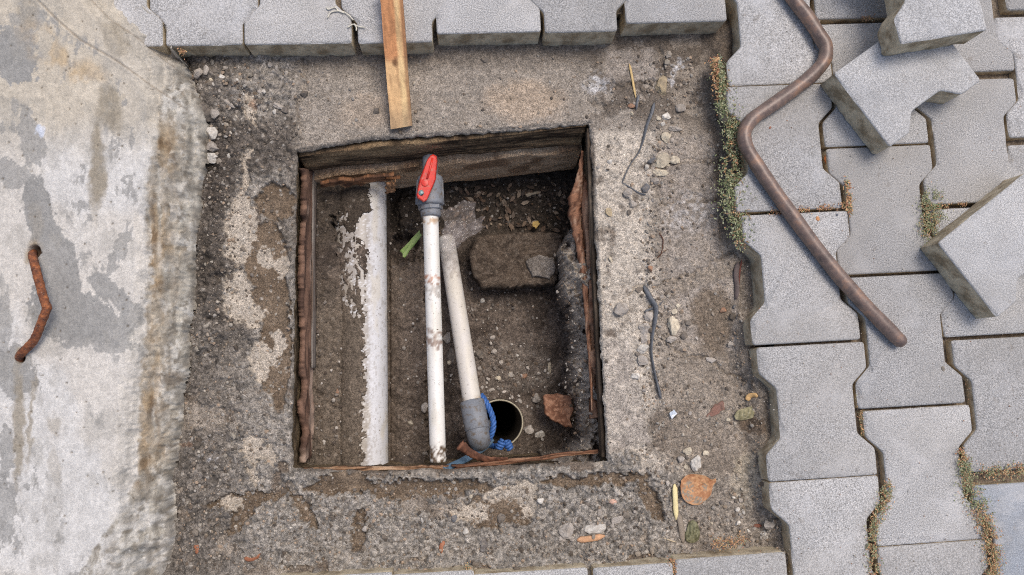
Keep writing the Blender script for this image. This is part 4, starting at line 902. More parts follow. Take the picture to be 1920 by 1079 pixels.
o = tube('plastic_strap', sp, .0062, M['strap'], seg=10, flat=.3, twist=.015); tag(o, 'faded blue grey strap running under the near lath', 'strap')

# clear plastic bag and the green leaf strip
bag = thing('plastic_bag', 'crumpled clear plastic bag beside the valve', 'plastic bag', tuple(P3(870, 440, -.2)))
V, Fs, u, v = sheet_geo([P3(826, 388, -.165), P3(888, 370, -.19), P3(918, 434, -.18), P3(828, 456, -.155)], 44, 44, .0004, (.1, .15, .1, .2), .006, 5, 5, 131, .05); mesh_obj('bag_film', V, Fs, M['clear'], bag)
V, Fs, u, v = sheet_geo([P3(848, 432, -.15), P3(912, 404, -.16), P3(908, 428, -.155), P3(844, 474, -.145)], 44, 30, .0004, (.1, .15, .1, .2), .005, 5, 5, 133, .03); mesh_obj('bag_film', V, Fs, M['clear'], bag)
V, Fs, u, v = sheet_geo([P3(832, 418, -.15), P3(870, 416, -.17), P3(862, 470, -.16), P3(832, 480, -.16)], 30, 30, .0004, (.1, .15, .1, .2), .006, 5, 5, 135, .03); mesh_obj('bag_film', V, Fs, M['clear'], bag)
GR = (lin(128, 150, 84), lin(104, 128, 66), lin(146, 164, 104))
o = wood('leaf_strip', [P3(747, 472, -.20), P3(790, 428, -.19), P3(793, 440, -.19), P3(757, 488, -.20)], GR, None, 30, 10, .0008, (.15, .15, .1, .1), .002, 3, 8, 141, 'leaf_col'); tag(o, 'torn strip of green leaf between the two white pipes', 'leaf')

# ================================================================== loose things on the ground
def ribbon(name, label, cat, pts, r, m, flat=.35, twist=.05, G=GG, z0=GZ, up=.002, rough=.2, cols=None, group=None, taper=True):
    q_ = smooth_path([gpt(x, y, up, G, z0) for x, y in pts], 6); n = len(q_)
    rd = r*np.interp(np.arange(n), [0, 2, n-3, n-1], [.35, 1, 1, .3]) if taper else np.full(n, r)
    return tag(tube(name, q_, rd, M[m], cols=cols, seg=8, flat=flat, twist=twist, rough=rough), label, cat, group)
ribbon('film_strip', 'twisted dark grey plastic strip curling down from the tan stone', 'plastic strip', [(1227, 193), (1222, 212), (1213, 235), (1206, 262), (1198, 285), (1184, 305), (1174, 325), (1167, 343)], .0028, 'black_film', up=.003)
ribbon('film_strip', 'short dark strip below the tip of the yellow straw', 'plastic strip', [(1198, 178), (1195, 190), (1193, 206)], .0022, 'black_film', up=.003)
ribbon('film_strip', 'thin dark strand running right from the foot of the curling strip', 'plastic strip', [(1167, 343), (1182, 352), (1198, 362), (1212, 366)], .0012, 'black_film')
ribbon('film_strip', 'long dark grey strip hanging down the rubble line right of the pit', 'plastic strip', [(1207, 536), (1219, 558), (1230, 577), (1228, 600), (1223, 630), (1221, 660), (1226, 690), (1233, 720), (1240, 748)], .0040, 'black_film', up=.004, flat=.45)
ribbon('film_strip', 'dark stub crossing the top of the long hanging strip', 'plastic strip', [(1208, 586), (1220, 580), (1232, 577), (1242, 566)], .0022, 'black_film')
ribbon('straw', 'yellow straw pointing down between the mortar patches right of the wood batten', 'straw', [(1180, 120), (1185, 145), (1192, 184)], .0020, 'leaf_col', cols=lin(200, 172, 120), flat=.6, twist=0)
ribbon('straw', 'cream coloured dry stalk beside the round orange leaf', 'straw', [(1265, 908), (1266, 935), (1268, 975)], .0042, 'leaf_col', cols=lin(226, 210, 158), flat=.5, twist=0)
ribbon('straw', 'grey weathered stick lying in line below the cream stalk', 'stick', [(1272, 962), (1277, 990), (1281, 1018)], .0048, 'wood_col', cols=lin(140, 128, 114), flat=.5, twist=0)
ribbon('straw', 'fine pale straw lying left of the grey stick', 'straw', [(1240, 1007), (1255, 1013), (1268, 1017)], .0009, 'leaf_col', cols=lin(190, 174, 146), twist=0)
ribbon('wood_sliver', 'orange brown wood sliver lying under the whitish stone near the bottom', 'wood chip', [(1082, 1013), (1105, 1011), (1134, 1005)], .0048, 'wood_col', cols=lin(196, 152, 116), flat=.4, twist=0, group='wood chips')
ribbon('dry_twig', 'thin dark twig on the flat grey patch right of the pit', 'twig', [(1235, 437), (1243, 450), (1240, 475), (1232, 484), (1245, 472), (1256, 466)], .0009, 'wood_col', cols=lin(92, 62, 48))
ribbon('dry_twig', 'blackish stem with torn tip in the corner under the weeds', 'twig', [(1384, 492), (1380, 515), (1382, 540), (1380, 562)], .0042, 'wood_col', cols=lin(104, 92, 88), up=.004)
ribbon('dry_twig', 'red brown stem beside the blackish torn one', 'twig', [(1391, 487), (1387, 510), (1385, 540)], .0014, 'wood_col', cols=lin(110, 66, 56), up=.005)
# curls of dry orange leaf
OR = (lin(176, 112, 66), lin(152, 92, 54), lin(196, 138, 88))
for nm, lb, pts, r in (('curled_leaf', 'curled orange leaf in the lower left corner of the dirt', [(458, 1047), (470, 1050), (482, 1046), (488, 1038)], .0034), ('curled_leaf', 'tiny rust red leaf beside the slab near the bottom', [(366, 1022), (369, 1030), (367, 1038)], .0045),
                       ('curled_leaf', 'narrow orange curled leaf below the middle of the pit', [(833, 1015), (827, 1025), (828, 1038)], .0034)):
    ribbon(nm, lb, 'leaf', pts, r, 'leaf_col', cols=lin(160, 106, 78), flat=.25, twist=.08, up=.003)
ribbon('fruit_peel', 'small yellow orange peel above the dried green pod', 'peel', [(1402, 752), (1404, 744), (1412, 741), (1421, 743)], .0045, 'leaf_col', cols=lin(212, 172, 118), flat=.5, twist=0, up=.004)

def leaf(name, label, poly, base, cols3, seed, cup=.006, up=.004, ribs=0.0, m='leaf_col', ctr=None, cat='leaf', dust=None):
    pts = []; n = len(poly)
    sp_ = smooth_path([(x, y, 0) for x, y in poly+[poly[0]]], 5)[:-1, :2]
    k = len(sp_); ctr = np.array(ctr if ctr else sp_.mean(0)); V = []; rings = np.linspace(0.02, 1, 26)
    for s in rings:
        q_ = ctr+(sp_-ctr)*s; x, y = W(q_[:, 0], q_[:, 1], base)
        zz = base+up+cup*s*s*(0.4+fbm(q_[:, 0]/16, q_[:, 1]/16, seed, 3))+0.003*(fbm(q_[:, 0]/7, q_[:, 1]/7, seed+2, 3)-.5)
        if ribs: zz = zz+ribs*np.abs(np.sin((q_[:, 0]-ctr[0])*.42+(q_[:, 1]-ctr[1])*.05))*(1-s*.7)-cup*s*s*1.6
        V.append(np.stack([x, y, zz], -1))
    V = np.concatenate(V); nR = len(rings); V = np.concatenate([V, V-[0, 0, .0006]]); Fs = []
    for r in range(nR-1):
        for j in range(k):
            f = (r*k+j, r*k+(j+1) % k, (r+1)*k+(j+1) % k, (r+1)*k+j); Fs.append(f); Fs.append(tuple(i+nR*k for i in f[::-1]))
    for j in range(k): Fs.append(((nR-1)*k+j, (nR-1)*k+(j+1) % k, (2*nR-1)*k+(j+1) % k, (2*nR-1)*k+j))
    Fs.append(tuple(range(k-1, -1, -1)))
    px, py = PIX(V[:, 0], V[:, 1], V[:, 2]); a = fbm(px/9, py/9, seed+3, 4); b = fbm(px/3, py/3, seed+5, 2)
    c = np.tile(cols3[0], (len(V), 1)); c = mixc(c, cols3[1], ss(.42, .6, a)); c = mixc(c, cols3[2], ss(.55, .7, b)*.7)
    for e in (dust or ()): c = mixc(c, lin(140, 128, 112), ss(.48, .56, vn(px/2.4, py/2.4, seed+9))*ss(0, .4, ell(px, py, *e)))
    return tag(mesh_obj(name, V, Fs, M[m], None, c), label, cat)
zz = float(gpt(1303, 917)[2])
leaf('fallen_leaf', 'round orange dry leaf with a small tip lying right of the cream stalk', [(1274, 900), (1285, 890), (1300, 888), (1318, 891), (1331, 898), (1338, 896), (1339, 902), (1333, 910), (1329, 925), (1315, 940), (1302, 946), (1285, 941), (1276, 930), (1273, 915)], zz, (lin(184, 136, 96), lin(162, 112, 76), lin(200, 156, 112)), 151, cup=.005, up=.0055, dust=((1290, 922, 14, 26, 10), (1305, 938, 22, 9, 10), (1321, 915, 7, 10, 0)))
zz = float(gpt(1297, 996)[2])
leaf('dry_pod', 'crumpled olive green seed pod standing below the round orange leaf', [(1298, 974), (1305, 980), (1310, 995), (1308, 1010), (1297, 1017), (1286, 1014), (1282, 1004), (1286, 990), (1291, 978)], zz, (lin(116, 114, 86), lin(86, 84, 60), lin(142, 138, 108)), 153, cup=.004, up=.008, ribs=.0028, cat='seed pod')
zz = float(gpt(1397, 774)[2])
leaf('dry_pod', 'pale olive wrinkled seed pod beside the pavers at the lower right of the dirt', [(1374, 780), (1380, 770), (1395, 765), (1408, 761), (1418, 766), (1419, 775), (1408, 783), (1392, 788), (1378, 787)], zz, (lin(158, 150, 118), lin(128, 122, 92), lin(176, 168, 138)), 155, cup=.004, up=.008, ribs=.0026, cat='seed pod')
slabrock('tile_shard', 'flat dull red shard sunk in the dirt left of the pale pod', 'shard', [(1323, 783), (1338, 760), (1355, 752), (1360, 768), (1345, 778)], GZ+.004, .006, (lin(134, 100, 88), lin(118, 92, 80), lin(142, 112, 100)), 161)
slabrock('foil_scrap', 'tiny white scrap of foil just below the long dark strip', 'foil', [(1255, 776), (1264, 767), (1270, 776), (1260, 787), (1257, 780)], GZ+.006, .001, (lin(215, 218, 224), lin(190, 198, 208), lin(228, 230, 234)), 163, jag=.0005)
slabrock('slate_chip', 'flat dark grey slate chip below the middle of the near edge', 'stone', [(897, 1006), (912, 1008), (914, 1022), (908, 1038), (901, 1034), (900, 1020)], GZ+.008, .005, (lin(116, 112, 110), lin(108, 102, 98), lin(128, 124, 120)), 165)
# leaves in joints of the paving
for pts, lb in (([(1549, 290), (1552, 303), (1559, 322)], 'orange leaf wedged in the paver joint below the flat loose paver'), ([(1583, 536), (1587, 547), (1591, 558)], 'dark orange leaf stuck in the joint beside the iron bar')):
    q_ = smooth_path([P3(x, y, -.008) for x, y in pts], 6); o = tube('joint_leaf', q_, np.interp(np.arange(len(q_)), [0, 4, len(q_)-1], [.002, .0055, .002]), M['leaf_col'], cols=lin(176, 104, 56), seg=8, flat=.3, twist=.03); tag(o, lb, 'leaf')
# white root curls on the paving above
rt = thing('root_curls', 'pale curly rootlets lying on the paver left of the wood batten', 'root', tuple(P3(640, 30, 0)))
for pts in ([(612, 14), (616, 18), (628, 14), (634, 20), (645, 25)], [(614, 34), (620, 24), (632, 21), (645, 23), (655, 30), (662, 38)], [(652, 52), (662, 46), (672, 50), (684, 52)], [(664, 45), (668, 52), (668, 58)]):
    tube('rootlet', smooth_path([P3(x, y, .0018) for x, y in pts], 5), .0011, M['leaf_col'], rt, cols=lin(206, 200, 184), seg=6, rough=.2)
# specks of debris on the pavers
for x, y, s, cl, lb in ((1444, 240, 3.4, lin(150, 104, 86), 'reddish leaf crumb on the paver inside the upper bend of the bar'), (1484, 240, 1.8, lin(120, 100, 86), 'tiny brown crumb right of the reddish one inside the upper bend'), (1533, 410, 5.5, lin(200, 146, 104), 'orange leaf crumb on the paver right of the bar'),
                    (1570, 403, 3.6, lin(110, 112, 120), 'small dark pebble on the paver right of the orange crumb'), (1768, 692, 6, lin(130, 122, 112), 'dull oval stain like lump on the paver below the iron bar end')):
    V = rock_geo(ICO2, s/1250, s/1250*.7, .0012, random.random()*3, np.random.RandomState(int(x))); p = P3(x, y, .0008)
    tag(mesh_obj('crumb', V+p, ICO2[1], M['rock'], None, np.tile(cl, (len(V), 1))), lb, 'crumb')

# ------------------------------------------------------------------ stones
ST = {'g': lin(164, 156, 147), 'w': lin(202, 196, 186), 'd': lin(104, 97, 90), 't': lin(162, 146, 118), 'o': lin(160, 122, 98), 'b': lin(106, 106, 108), 'c': lin(196, 184, 162), 'r': lin(134, 84, 66), 'p': lin(186, 150, 132)}
def stone(px, py, w_, h_, col, ang=0, label=None, group=None, G=GG, z0=GZ, base=None, hz=.62, cat='stone'):
    base = base or (ICO3 if max(w_, h_) > 16 else ICO2); sd_ = int(px*13+py*7) % 99991; r_ = np.random.RandomState(sd_)
    sc = 1/1180.0; sx, sy = w_/2*sc, h_/2*sc; sz = hz*min(sx, sy)*1.1
    V = rock_geo(base, sx, sy, sz, math.radians(ang), r_, cuts=8)*1.18
    if base is ICO3: V = V+0.10*sx*(np.stack([fbm(V[:, 0]*700+9, V[:, 1]*700+V[:, 2]*500, sd_+k, 3) for k in range(3)], -1)-.5)*2
    p = gpt(px, py, sz*.42, G, z0); c = np.tile(ST[col], (len(V), 1))*(1+.16*r_.normal(size=(1, 1)).clip(-1, 1))
    a = fbm(V[:, 0]*400+px, V[:, 1]*400, 9, 3); c = mixc(c, lin(136, 124, 110), .45*ss(.45, .65, a)); c = c*(.88+.4*fbm(V[:, 0]*900, V[:, 1]*900+px, 19, 2))[:, None]
    o = mesh_obj('stone', V+p, base[1], M['rock'], None, c, smooth=False); return tag(o, label, cat, group)
BIG = [ # plan x, y, w, h, colour, turn, label
    (370, 139, 22, 20, 'g', 20, 'grey stone by the slab corner, closest to the paver edge'), (386, 131, 11, 18, 'g', 0, 'narrow grey stone between two others under the paver edge by the slab'),
    (402, 134, 17, 13, 'd', 0, 'flat dark stone under the paver edge, third from the slab corner'), (430, 195, 26, 11, 'g', -35, 'long pale grey stone slanting in the rubble right of the slab'),
    (520, 199, 22, 9, 'g', -15, 'longest of the three grey stones lying together above the left corner of the pit'), (516, 209, 15, 10, 'w', -50, 'pale stone tucked under the longest of the three near the left corner'), (534, 207, 12, 11, 'd', 0, 'dark round stone right of the long grey one'),
    (571, 177, 15, 13, 'd', 0, 'lone dark grey stone on the smooth mortar left of the batten'), (705, 209, 13, 13, 'd', 0, 'lone stone just left of the batten tip'), (909, 113, 14, 12, 'd', 0, 'lone dark stone under the paver edge right of the batten'),
    (390, 218, 30, 26, 'd', 20, 'big dark rubble lump against the slab edge'), (404, 213, 16, 20, 'g', 10, 'grey lump leaning on the big dark one by the slab edge'), (376, 204, 24, 26, 'd', 0, 'dark lump wedged right against the slab edge'),
    (399, 252, 26, 26, 'w', 0, 'uppermost of the whitish lumps stuck to the slab edge'), (401, 276, 24, 28, 'g', 0, 'middle whitish grey lump stuck to the slab edge'), (398, 296, 22, 20, 'w', 0, 'lowest whitish lump stuck to the slab edge'),
    (1253, 104, 14, 18, 'g', -15, 'grey stone near the paver edge at the upper right of the dirt'), (1241, 167, 22, 44, 't', -12, 'largest tan stone, standing upright above the rubble line'), (1275, 204, 20, 18, 'g', 20, 'rounded grey stone below the tan upright one'),
    (1249, 218, 19, 13, 'w', 20, 'pale broken stone under the rounded grey one'), (1266, 242, 24, 11, 'g', -5, 'flat elongated grey stone in the rubble line'), (1249, 260, 20, 20, 'c', 0, 'round cream stone in the rubble line'),
    (1240, 301, 30, 25, 'c', 35, 'large angular beige stone in the middle of the rubble line'), (1262, 299, 24, 15, 'c', -25, 'wedge shaped beige stone touching the large angular one'), (1222, 300, 13, 17, 'b', -25, 'dark bluish stone left of the large angular beige one'),
    (1238, 323, 28, 14, 'c', 0, 'cream flat stone below the large angular beige one'), (1231, 339, 18, 12, 'g', 0, 'grey pebble below the cream flat stone'), (1211, 351, 14, 20, 'b', -15, 'dark blue grey stone at the end of the dark strand'),
    (1178, 362, 18, 16, 'g', 0, 'grey stone at the foot of the curling strip'), (1186, 382, 19, 17, 'g', 0, 'round grey stone below the foot of the curling strip'), (1141, 399, 11, 20, 't', 8, 'slim tan stone alone near the right rim of the pit'),
    (1184, 199, 13, 10, 'o', 0, 'orange brown pebble beside the short dark strip'), (1162, 581, 30, 25, 'g', 0, 'broad flat grey stone between the pit rim and the long dark strip'), (1262, 612, 22, 32, 'c', 0, 'large cream triangular stone right of the long dark strip'),
    (1260, 637, 23, 12, 'g', 0, 'flat grey stone just below the triangular cream one'), (1208, 617, 20, 24, 'g', 10, 'grey stone close to the left of the long dark strip'), (1209, 637, 15, 18, 'g', 0, 'oval stone left of the long strip, second from the top'),
    (1207, 655, 21, 17, 'w', 10, 'whitish stone left of the long dark strip'), (1205, 677, 22, 17, 'g', 0, 'brownish grey stone under the whitish one left of the strip'), (1190, 706, 17, 14, 'w', 0, 'white pebble near the lower right rim of the pit'),
    (1356, 582, 14, 10, 'o', 15, 'orange stone on the dark stain at the right'), (1377, 577, 10, 9, 'b', 0, 'blue grey pebble under the blackish stem'), (1334, 676, 19, 10, 'g', -20, 'flat stone at the crack below the dark stain'),
    (1289, 846, 17, 13, 'c', 10, 'cream stone upper left of the orange leaf'), (1323, 850, 14, 9, 'c', 0, 'small cream stone upper right of the orange leaf'), (1307, 870, 21, 27, 'w', 5, 'grey white stone touching the top of the orange leaf'),
    (1277, 864, 16, 15, 'g', 0, 'grey stone left of the grey white one above the orange leaf'), (1443, 985, 20, 22, 'g', -10, 'olive grey stone near the lower right corner of the dirt'), (1434, 1004, 18, 13, 'w', -10, 'pale angular stone below the olive grey one'),
    (1384, 982, 12, 10, 'w', 0, 'bright white pebble right of the olive pod'), (1420, 987, 15, 8, 'r', 0, 'red brown chip beside the olive grey stone'), (1065, 995, 30, 25, 'g', 0, 'large grey stone left of the whitish one near the bottom'),
    (1112, 993, 40, 20, 'w', 12, 'largest whitish stone near the bottom above the wood sliver'), (1158, 974, 26, 12, 'g', 25, 'slanting grey stone right of the largest whitish one'), (941, 973, 15, 19, 'd', 0, 'dark rough stone below the middle of the near edge'),
    (1015, 938, 13, 12, 'w', 10, 'white stone on the coarse mortar below the right part of the pit'), (1149, 941, 15, 9, 'p', -15, 'pinkish stone on the coarse mortar at the right'), (1124, 963, 9, 18, 'g', 0, 'upright slim stone between the pinkish and the whitish ones'),
    (852, 972, 11, 14, 'b', 0, 'bluish pebble below the middle of the near edge'), (1289, 844, 10, 8, 'c', 0, None), (1220, 504, 11, 12, 'o', 0, 'brown stone above the top of the long dark strip'),
    (1054, 1011, 14, 12, 'g', 0, 'grey stone at the lower left of the large grey one'), (1072, 1011, 12, 11, 'g', 0, 'grey stone directly under the large grey one'), (1217, 594, 17, 18, 'g', 0, 'pale grey stone under the crossing stub of the long strip'),
]
for s in BIG:
    if s[6]: stone(*s[:6], label=s[6])
LM = [(1241, 167, 'the tan upright stone'), (1275, 204, 'the rounded grey rubble stone'), (1266, 242, 'the flat elongated rubble stone'), (1249, 260, 'the round cream rubble stone'), (1240, 301, 'the large angular beige stone'),
      (1238, 323, 'the cream flat stone'), (1186, 382, 'the foot of the curling strip'), (1141, 399, 'the slim tan stone by the rim'), (1262, 612, 'the cream triangular stone'), (1222, 660, 'the middle of the long dark strip'), (1230, 577, 'the crossing of the long dark strip'),
      (1162, 581, 'the broad flat stone by the rim'), (1240, 748, 'the foot of the long dark strip'), (1307, 870, 'the stone above the orange leaf'), (1304, 917, 'the round orange leaf'), (1297, 996, 'the olive pod'), (1443, 985, 'the olive grey corner stone'),
      (1397, 774, 'the pale pod'), (370, 139, 'the slab corner stone'), (390, 218, 'the big dark lump by the slab'), (430, 195, 'the long pale stone by the slab'), (520, 199, 'the three stones above the corner'), (399, 275, 'the whitish lumps on the slab edge'),
      (1112, 993, 'the largest whitish stone'), (941, 973, 'the dark rough stone below the pit'), (852, 972, 'the bluish pebble below the pit'), (1015, 938, 'the white stone below the pit'), (906, 1022, 'the flat slate chip'), (1185, 155, 'the yellow straw'),
      (1356, 582, 'the orange stone on the dark stain'), (937, 793, 'the bore hole'), (1047, 770, 'the bark chunk'), (1004, 747, 'the stone above the bark'), (927, 661, 'the grey stone by the second pipe'), (838, 634, 'the flat stone between the pipes'), (970, 490, 'the buried block'), (796, 765, 'the stone by the thin pipe'), (982, 705, 'the orange brown pit pebble')]
SEEN = {(507, 122): 'grey pebble third of four in a row under the paver edge', (518, 127): 'dark pebble last of the row under the paver edge', (488, 133): 'grey pebble alone under the paver joint left of the batten', (540, 122): 'tiny pebble touching the paver edge right of the row of four'}
CN = {'g': 'grey', 'w': 'whitish', 'd': 'dark', 'c': 'cream'}
def near_label(x, y, s, col):
    if (x, y) in SEEN: return SEEN[(x, y)]
    d, k = min(((math.hypot(x-a, y-b), i) for i, (a, b, t) in enumerate(LM))); a, b, t = LM[k]
    an = math.degrees(math.atan2(-(y-b), x-a)) % 360
    way = ['right of', 'above and right of', 'above', 'above and left of', 'left of', 'below and left of', 'below', 'below and right of'][int((an+22.5)//45) % 8]
    return '%s %s pebble %s %s %s' % ('tiny' if s < 9 else 'small', CN[col], 'close' if d < 28 else 'some way', way, t)
SMALL = {
 'small pebbles in the rubble by the slab corner': ('small grey pebble in the rubble between the slab corner and the paver edge', [(415, 145, 12), (488, 133, 13), (518, 127, 12), (507, 122, 10), (422, 128, 11), (555, 144, 8), (443, 209, 10), (429, 293, 9), (396, 150, 9), (378, 162, 9), (411, 170, 8), (366, 172, 8), (380, 178, 10), (402, 158, 8), (455, 176, 7), (487, 173, 8), (494, 172, 8), (540, 122, 9), (460, 127, 8), (444, 150, 8), (537, 138, 9)]),
 'small pebbles in the line right of the pit': ('small pebble in the loose line of rubble right of the pit', [(1234, 223, 10), (1243, 233, 11), (1234, 239, 10), (1260, 263, 8), (1254, 273, 12), (1213, 314, 11), (1180, 397, 13), (1225, 376, 12), (1145, 303, 14), (1123, 311, 12), (1240, 557, 10), (1288, 551, 11), (1265, 586, 14), (1291, 607, 11), (1282, 629, 14), (1194, 664, 11), (1236, 631, 9), (1306, 635, 7), (1215, 690, 8), (1145, 487, 12), (1250, 575, 9), (1272, 573, 9), (1255, 600, 8), (1208, 731, 9), (1280, 605, 8), (1254, 589, 7), (1227, 290, 8), (1252, 310, 8), (1190, 195, 8), (1184, 213, 9)]),
 'small pebbles round the orange leaf': ('small pale pebble in the dirt around or right of the orange leaf', [(1286, 876, 9), (1383, 955, 9), (1388, 938, 9), (1380, 939, 8), (1421, 949, 8), (1403, 996, 8), (1365, 787, 9), (1289, 801, 6), (1333, 808, 6), (1293, 826, 7), (1376, 933, 7), (1394, 962, 7), (1334, 981, 7), (1252, 907, 10), (1392, 970, 6), (1401, 975, 7), (1370, 647, 12), (1294, 775, 7)]),
 'small pebbles along the near edge': ('small pebble in the coarse mortar strip below the pit', [(1132, 942, 10), (874, 997, 11), (856, 988, 6), (792, 976, 9), (883, 932, 7), (896, 947, 7), (683, 993, 12), (1148, 985, 8), (1020, 960, 7), (982, 930, 6), (965, 985, 7), (1080, 975, 7), (1190, 960, 7), (1042, 955, 8)]),
}
for grp, (lb, lst) in SMALL.items():
    for i, (x, y, s) in enumerate(lst):
        cl = random.choice('ggwdcg'); stone(x, y, s, s*random.uniform(.7, 1.05), cl, random.uniform(0, 180), label=near_label(x, y, s, cl), group=grp)
PITB = [(1004, 747, 19, 17, 'g', 'round grey stone above the bark chunk, right of the bore hole'), (992, 804, 17, 19, 'g', 'grey stone touching the right rim of the bore hole'), (1012, 813, 18, 17, 'w', 'pale stone right of the one on the bore rim'), (838, 634, 16, 23, 'g', 'upper flat stone between the two thin pipes'), (845, 668, 14, 28, 'd', 'lower long stone between the two thin pipes'),
        (927, 661, 15, 13, 'g', 'grey stone in the pit gravel right of the second pipe'), (796, 765, 12, 18, 'g', 'grey stone left of the thin pipe near its lower end'), (982, 705, 12, 10, 'o', 'orange brown pebble in the pit gravel above the bore hole'), (934, 710, 11, 9, 'c', 'beige pebble in the pit gravel above the bore hole'),
        (1029, 690, 9, 21, 'c', 'slim beige chip in the pit gravel near the mortar bank'), (897, 665, 16, 14, 'd', 'dark stone touching the second pipe'), (632, 734, 8, 9, 'o', 'small orange pebble on the soil left of the big pipe')]
for x, y, w_, h_, cl, lb in PITB: stone(x, y, w_*1.15, h_*1.15, cl, random.uniform(-30, 30), label=lb, G=FG, z0=FZ)
for x, y, s in [(974, 753, 10), (958, 702, 13), (921, 731, 9), (915, 711, 9), (1050, 721, 8), (1013, 845, 8), (923, 632, 11), (904, 564, 11), (957, 702, 11), (842, 681, 9), (770, 793, 12), (990, 690, 8), (945, 735, 9), (960, 745, 8), (900, 690, 9), (1000, 720, 8), (940, 680, 9), (970, 668, 8), (880, 700, 8), (1010, 700, 7)]:
    cl = random.choice('ggwdc'); stone(x, y, s*1.15, s, cl, random.uniform(0, 180), label=near_label(x, y, s, cl), group='small pebbles on the pit floor', G=FG, z0=FZ)

# ------------------------------------------------------------------ fine gravel and grit: uncountable
def gravel(name, n, sampler, G, z0, smin, smax, pal, seed, label, parent=None):
    r_ = np.random.RandomState(seed); Vs = []; Fs = []; Cs = []; k = 0
    bV, bF = ICO1; px, py = sampler(r_, n); m = len(px)
    z = gz(px, py, G, z0); x, y = W(px, py, z)
    sz = smin*(smax/smin)**(r_.rand(m)**2.6); ca = r_.randint(0, len(pal), m)
    V = np.repeat(bV[None], m, 0)*(1+.5*(r_.rand(m, len(bV), 1)-.5))
    sc = np.stack([sz, sz*r_.uniform(.6, 1, m), sz*r_.uniform(.4, .75, m)], -1); V = V*sc[:, None]
    a = r_.rand(m)*6.283; R = np.zeros((m, 3, 3)); R[:, 0, 0] = np.cos(a); R[:, 0, 1] = -np.sin(a); R[:, 1, 0] = np.sin(a); R[:, 1, 1] = np.cos(a); R[:, 2, 2] = 1
    V = np.einsum('mij,mkj->mki', R, V)+np.stack([x, y, z+sc[:, 2]*.55], -1)[:, None]
    Fq = bF[None]+(np.arange(m)*len(bV))[:, None, None]
    cc = np.array(pal)[ca]*(1+.35*(r_.rand(m, 1)-.5)); Cs = np.repeat(cc[:, None], len(bV), 1)
    o = mesh_obj(name, V.reshape(-1, 3), Fq.reshape(-1, 3), M['rock'], parent, Cs.reshape(-1, 3), smooth=False)
    return tag(o, label, kind='stuff')
def samp_ground(r_, n):
    px = r_.uniform(330, 1480, n); py = r_.uniform(105, 1070, n)
    dens = 0.30*np.ones(n)
    dens = np.maximum(dens, 1.0*ss(0, .4, ell(px, py, 425, 190, 100, 90))); dens = np.maximum(dens, .75*ss(520, 420, px)); dens = np.maximum(dens, .9*ss(890, 930, py))
    dens = np.maximum(dens, .9*ss(45, 10, dline(px, py, [(1255, 110), (1250, 250), (1240, 360), (1230, 480), (1245, 600), (1215, 700), (1230, 800), (1240, 900)])))
    dens = np.maximum(dens, .7*ss(30, 5, dline(px, py, [(1380, 600), (1395, 680), (1420, 900), (1450, 1000)]))); dens = np.maximum(dens, .8*ss(1290, 1340, px)*ss(480, 440, py)*.6)
    dens = np.maximum(dens, .6*ss(1110, 1150, px)*ss(230, 190, py))
    dens *= (1-.75*ss(1110, 1000, px)*ss(600, 660, px)*ss(250, 200, py))*(1-.7*ss(1108, 1118, px)*ss(1215, 1190, px)*ss(230, 250, py)*ss(870, 850, py))
    keep = (r_.rand(n) < dens*(.35+1.3*vn(px/18, py/18, 77))) & (sdpoly(px, py, PIT) > 3) & (sdpoly(px, py, SLAB) > 0)
    return px[keep], py[keep]
def samp_clods(r_, n):
    px = r_.uniform(330, 1480, n); py = r_.uniform(105, 1070, n)
    dens = .05+.9*ss(0, .5, ell(px, py, 420, 190, 90, 90))+.7*ss(470, 400, px)+.5*ss(900, 940, py)*ss(1300, 1200, px)+.8*ss(30, 6, dline(px, py, [(1255, 130), (1245, 250), (1235, 380), (1210, 420), (1225, 620), (1215, 700)]))+.7*ss(28, 5, dline(px, py, [(1355, 100), (1340, 190), (1340, 300), (1360, 450)]))+.6*ss(24, 4, dline(px, py, [(1385, 600), (1400, 680), (1430, 900)]))+.5*ss(20, 4, dline(px, py, [(1100, 190), (1180, 175), (1240, 150)]))
    keep = (r_.rand(n) < dens*(.3+1.3*vn(px/16, py/16, 87))) & (sdpoly(px, py, PIT) > 6) & (sdpoly(px, py, SLAB) > 0) & ~((px > 560) & (px < 1080) & (py < 260)) & ~((px > 1105) & (px < 1195) & (py > 225) & (py < 860) & (r_.rand(n) < .85))
    return px[keep], py[keep]
gpal = [lin(150, 144, 136), lin(118, 110, 102), lin(90, 82, 74), lin(164, 155, 142), lin(134, 120, 104), lin(150, 138, 124), lin(104, 92, 80), lin(160, 140, 120)]
gravel('gravel', 38000, samp_ground, GG, GZ, .0007, .0036, gpal, 31, 'loose grit and gravel scattered on the dirt around the pit')
gravel('clods', 2600, samp_clods, GG, GZ, .0022, .0062, [lin(118, 108, 97), lin(100, 91, 81), lin(134, 124, 112), lin(88, 79, 70), lin(146, 138, 126)], 33, 'crumbly clods of dirt and mortar around the pit')
def samp_pit(r_, n):
    px = r_.uniform(560, 1100, n); py = r_.uniform(335, 862, n)
    dens = .25*np.ones(n)
    dens = np.maximum(dens, 1.0*ss(0, .4, ell(px, py, 950, 700, 110, 75))); dens = np.maximum(dens, .8*ss(0, .3, ell(px, py, 920, 580, 50, 90))*.8); dens = np.maximum(dens, .8*ss(1050, 1065, px)*ss(520, 560, py))
    dens = np.maximum(dens, .6*ss(0, .4, ell(px, py, 980, 390, 100, 45)))
    X, Y = W(px, py, np.full(n, -.26)); hd = np.hypot(X-CAS[0], Y-CAS[1])
    keep = (r_.rand(n) < dens*(.35+1.3*vn(px/14, py/14, 79))) & (hd > .047) & ~((px > 684) & (px < 730)) & ~((px > 612) & (px < 730) & (py < 650))
    return px[keep], py[keep]
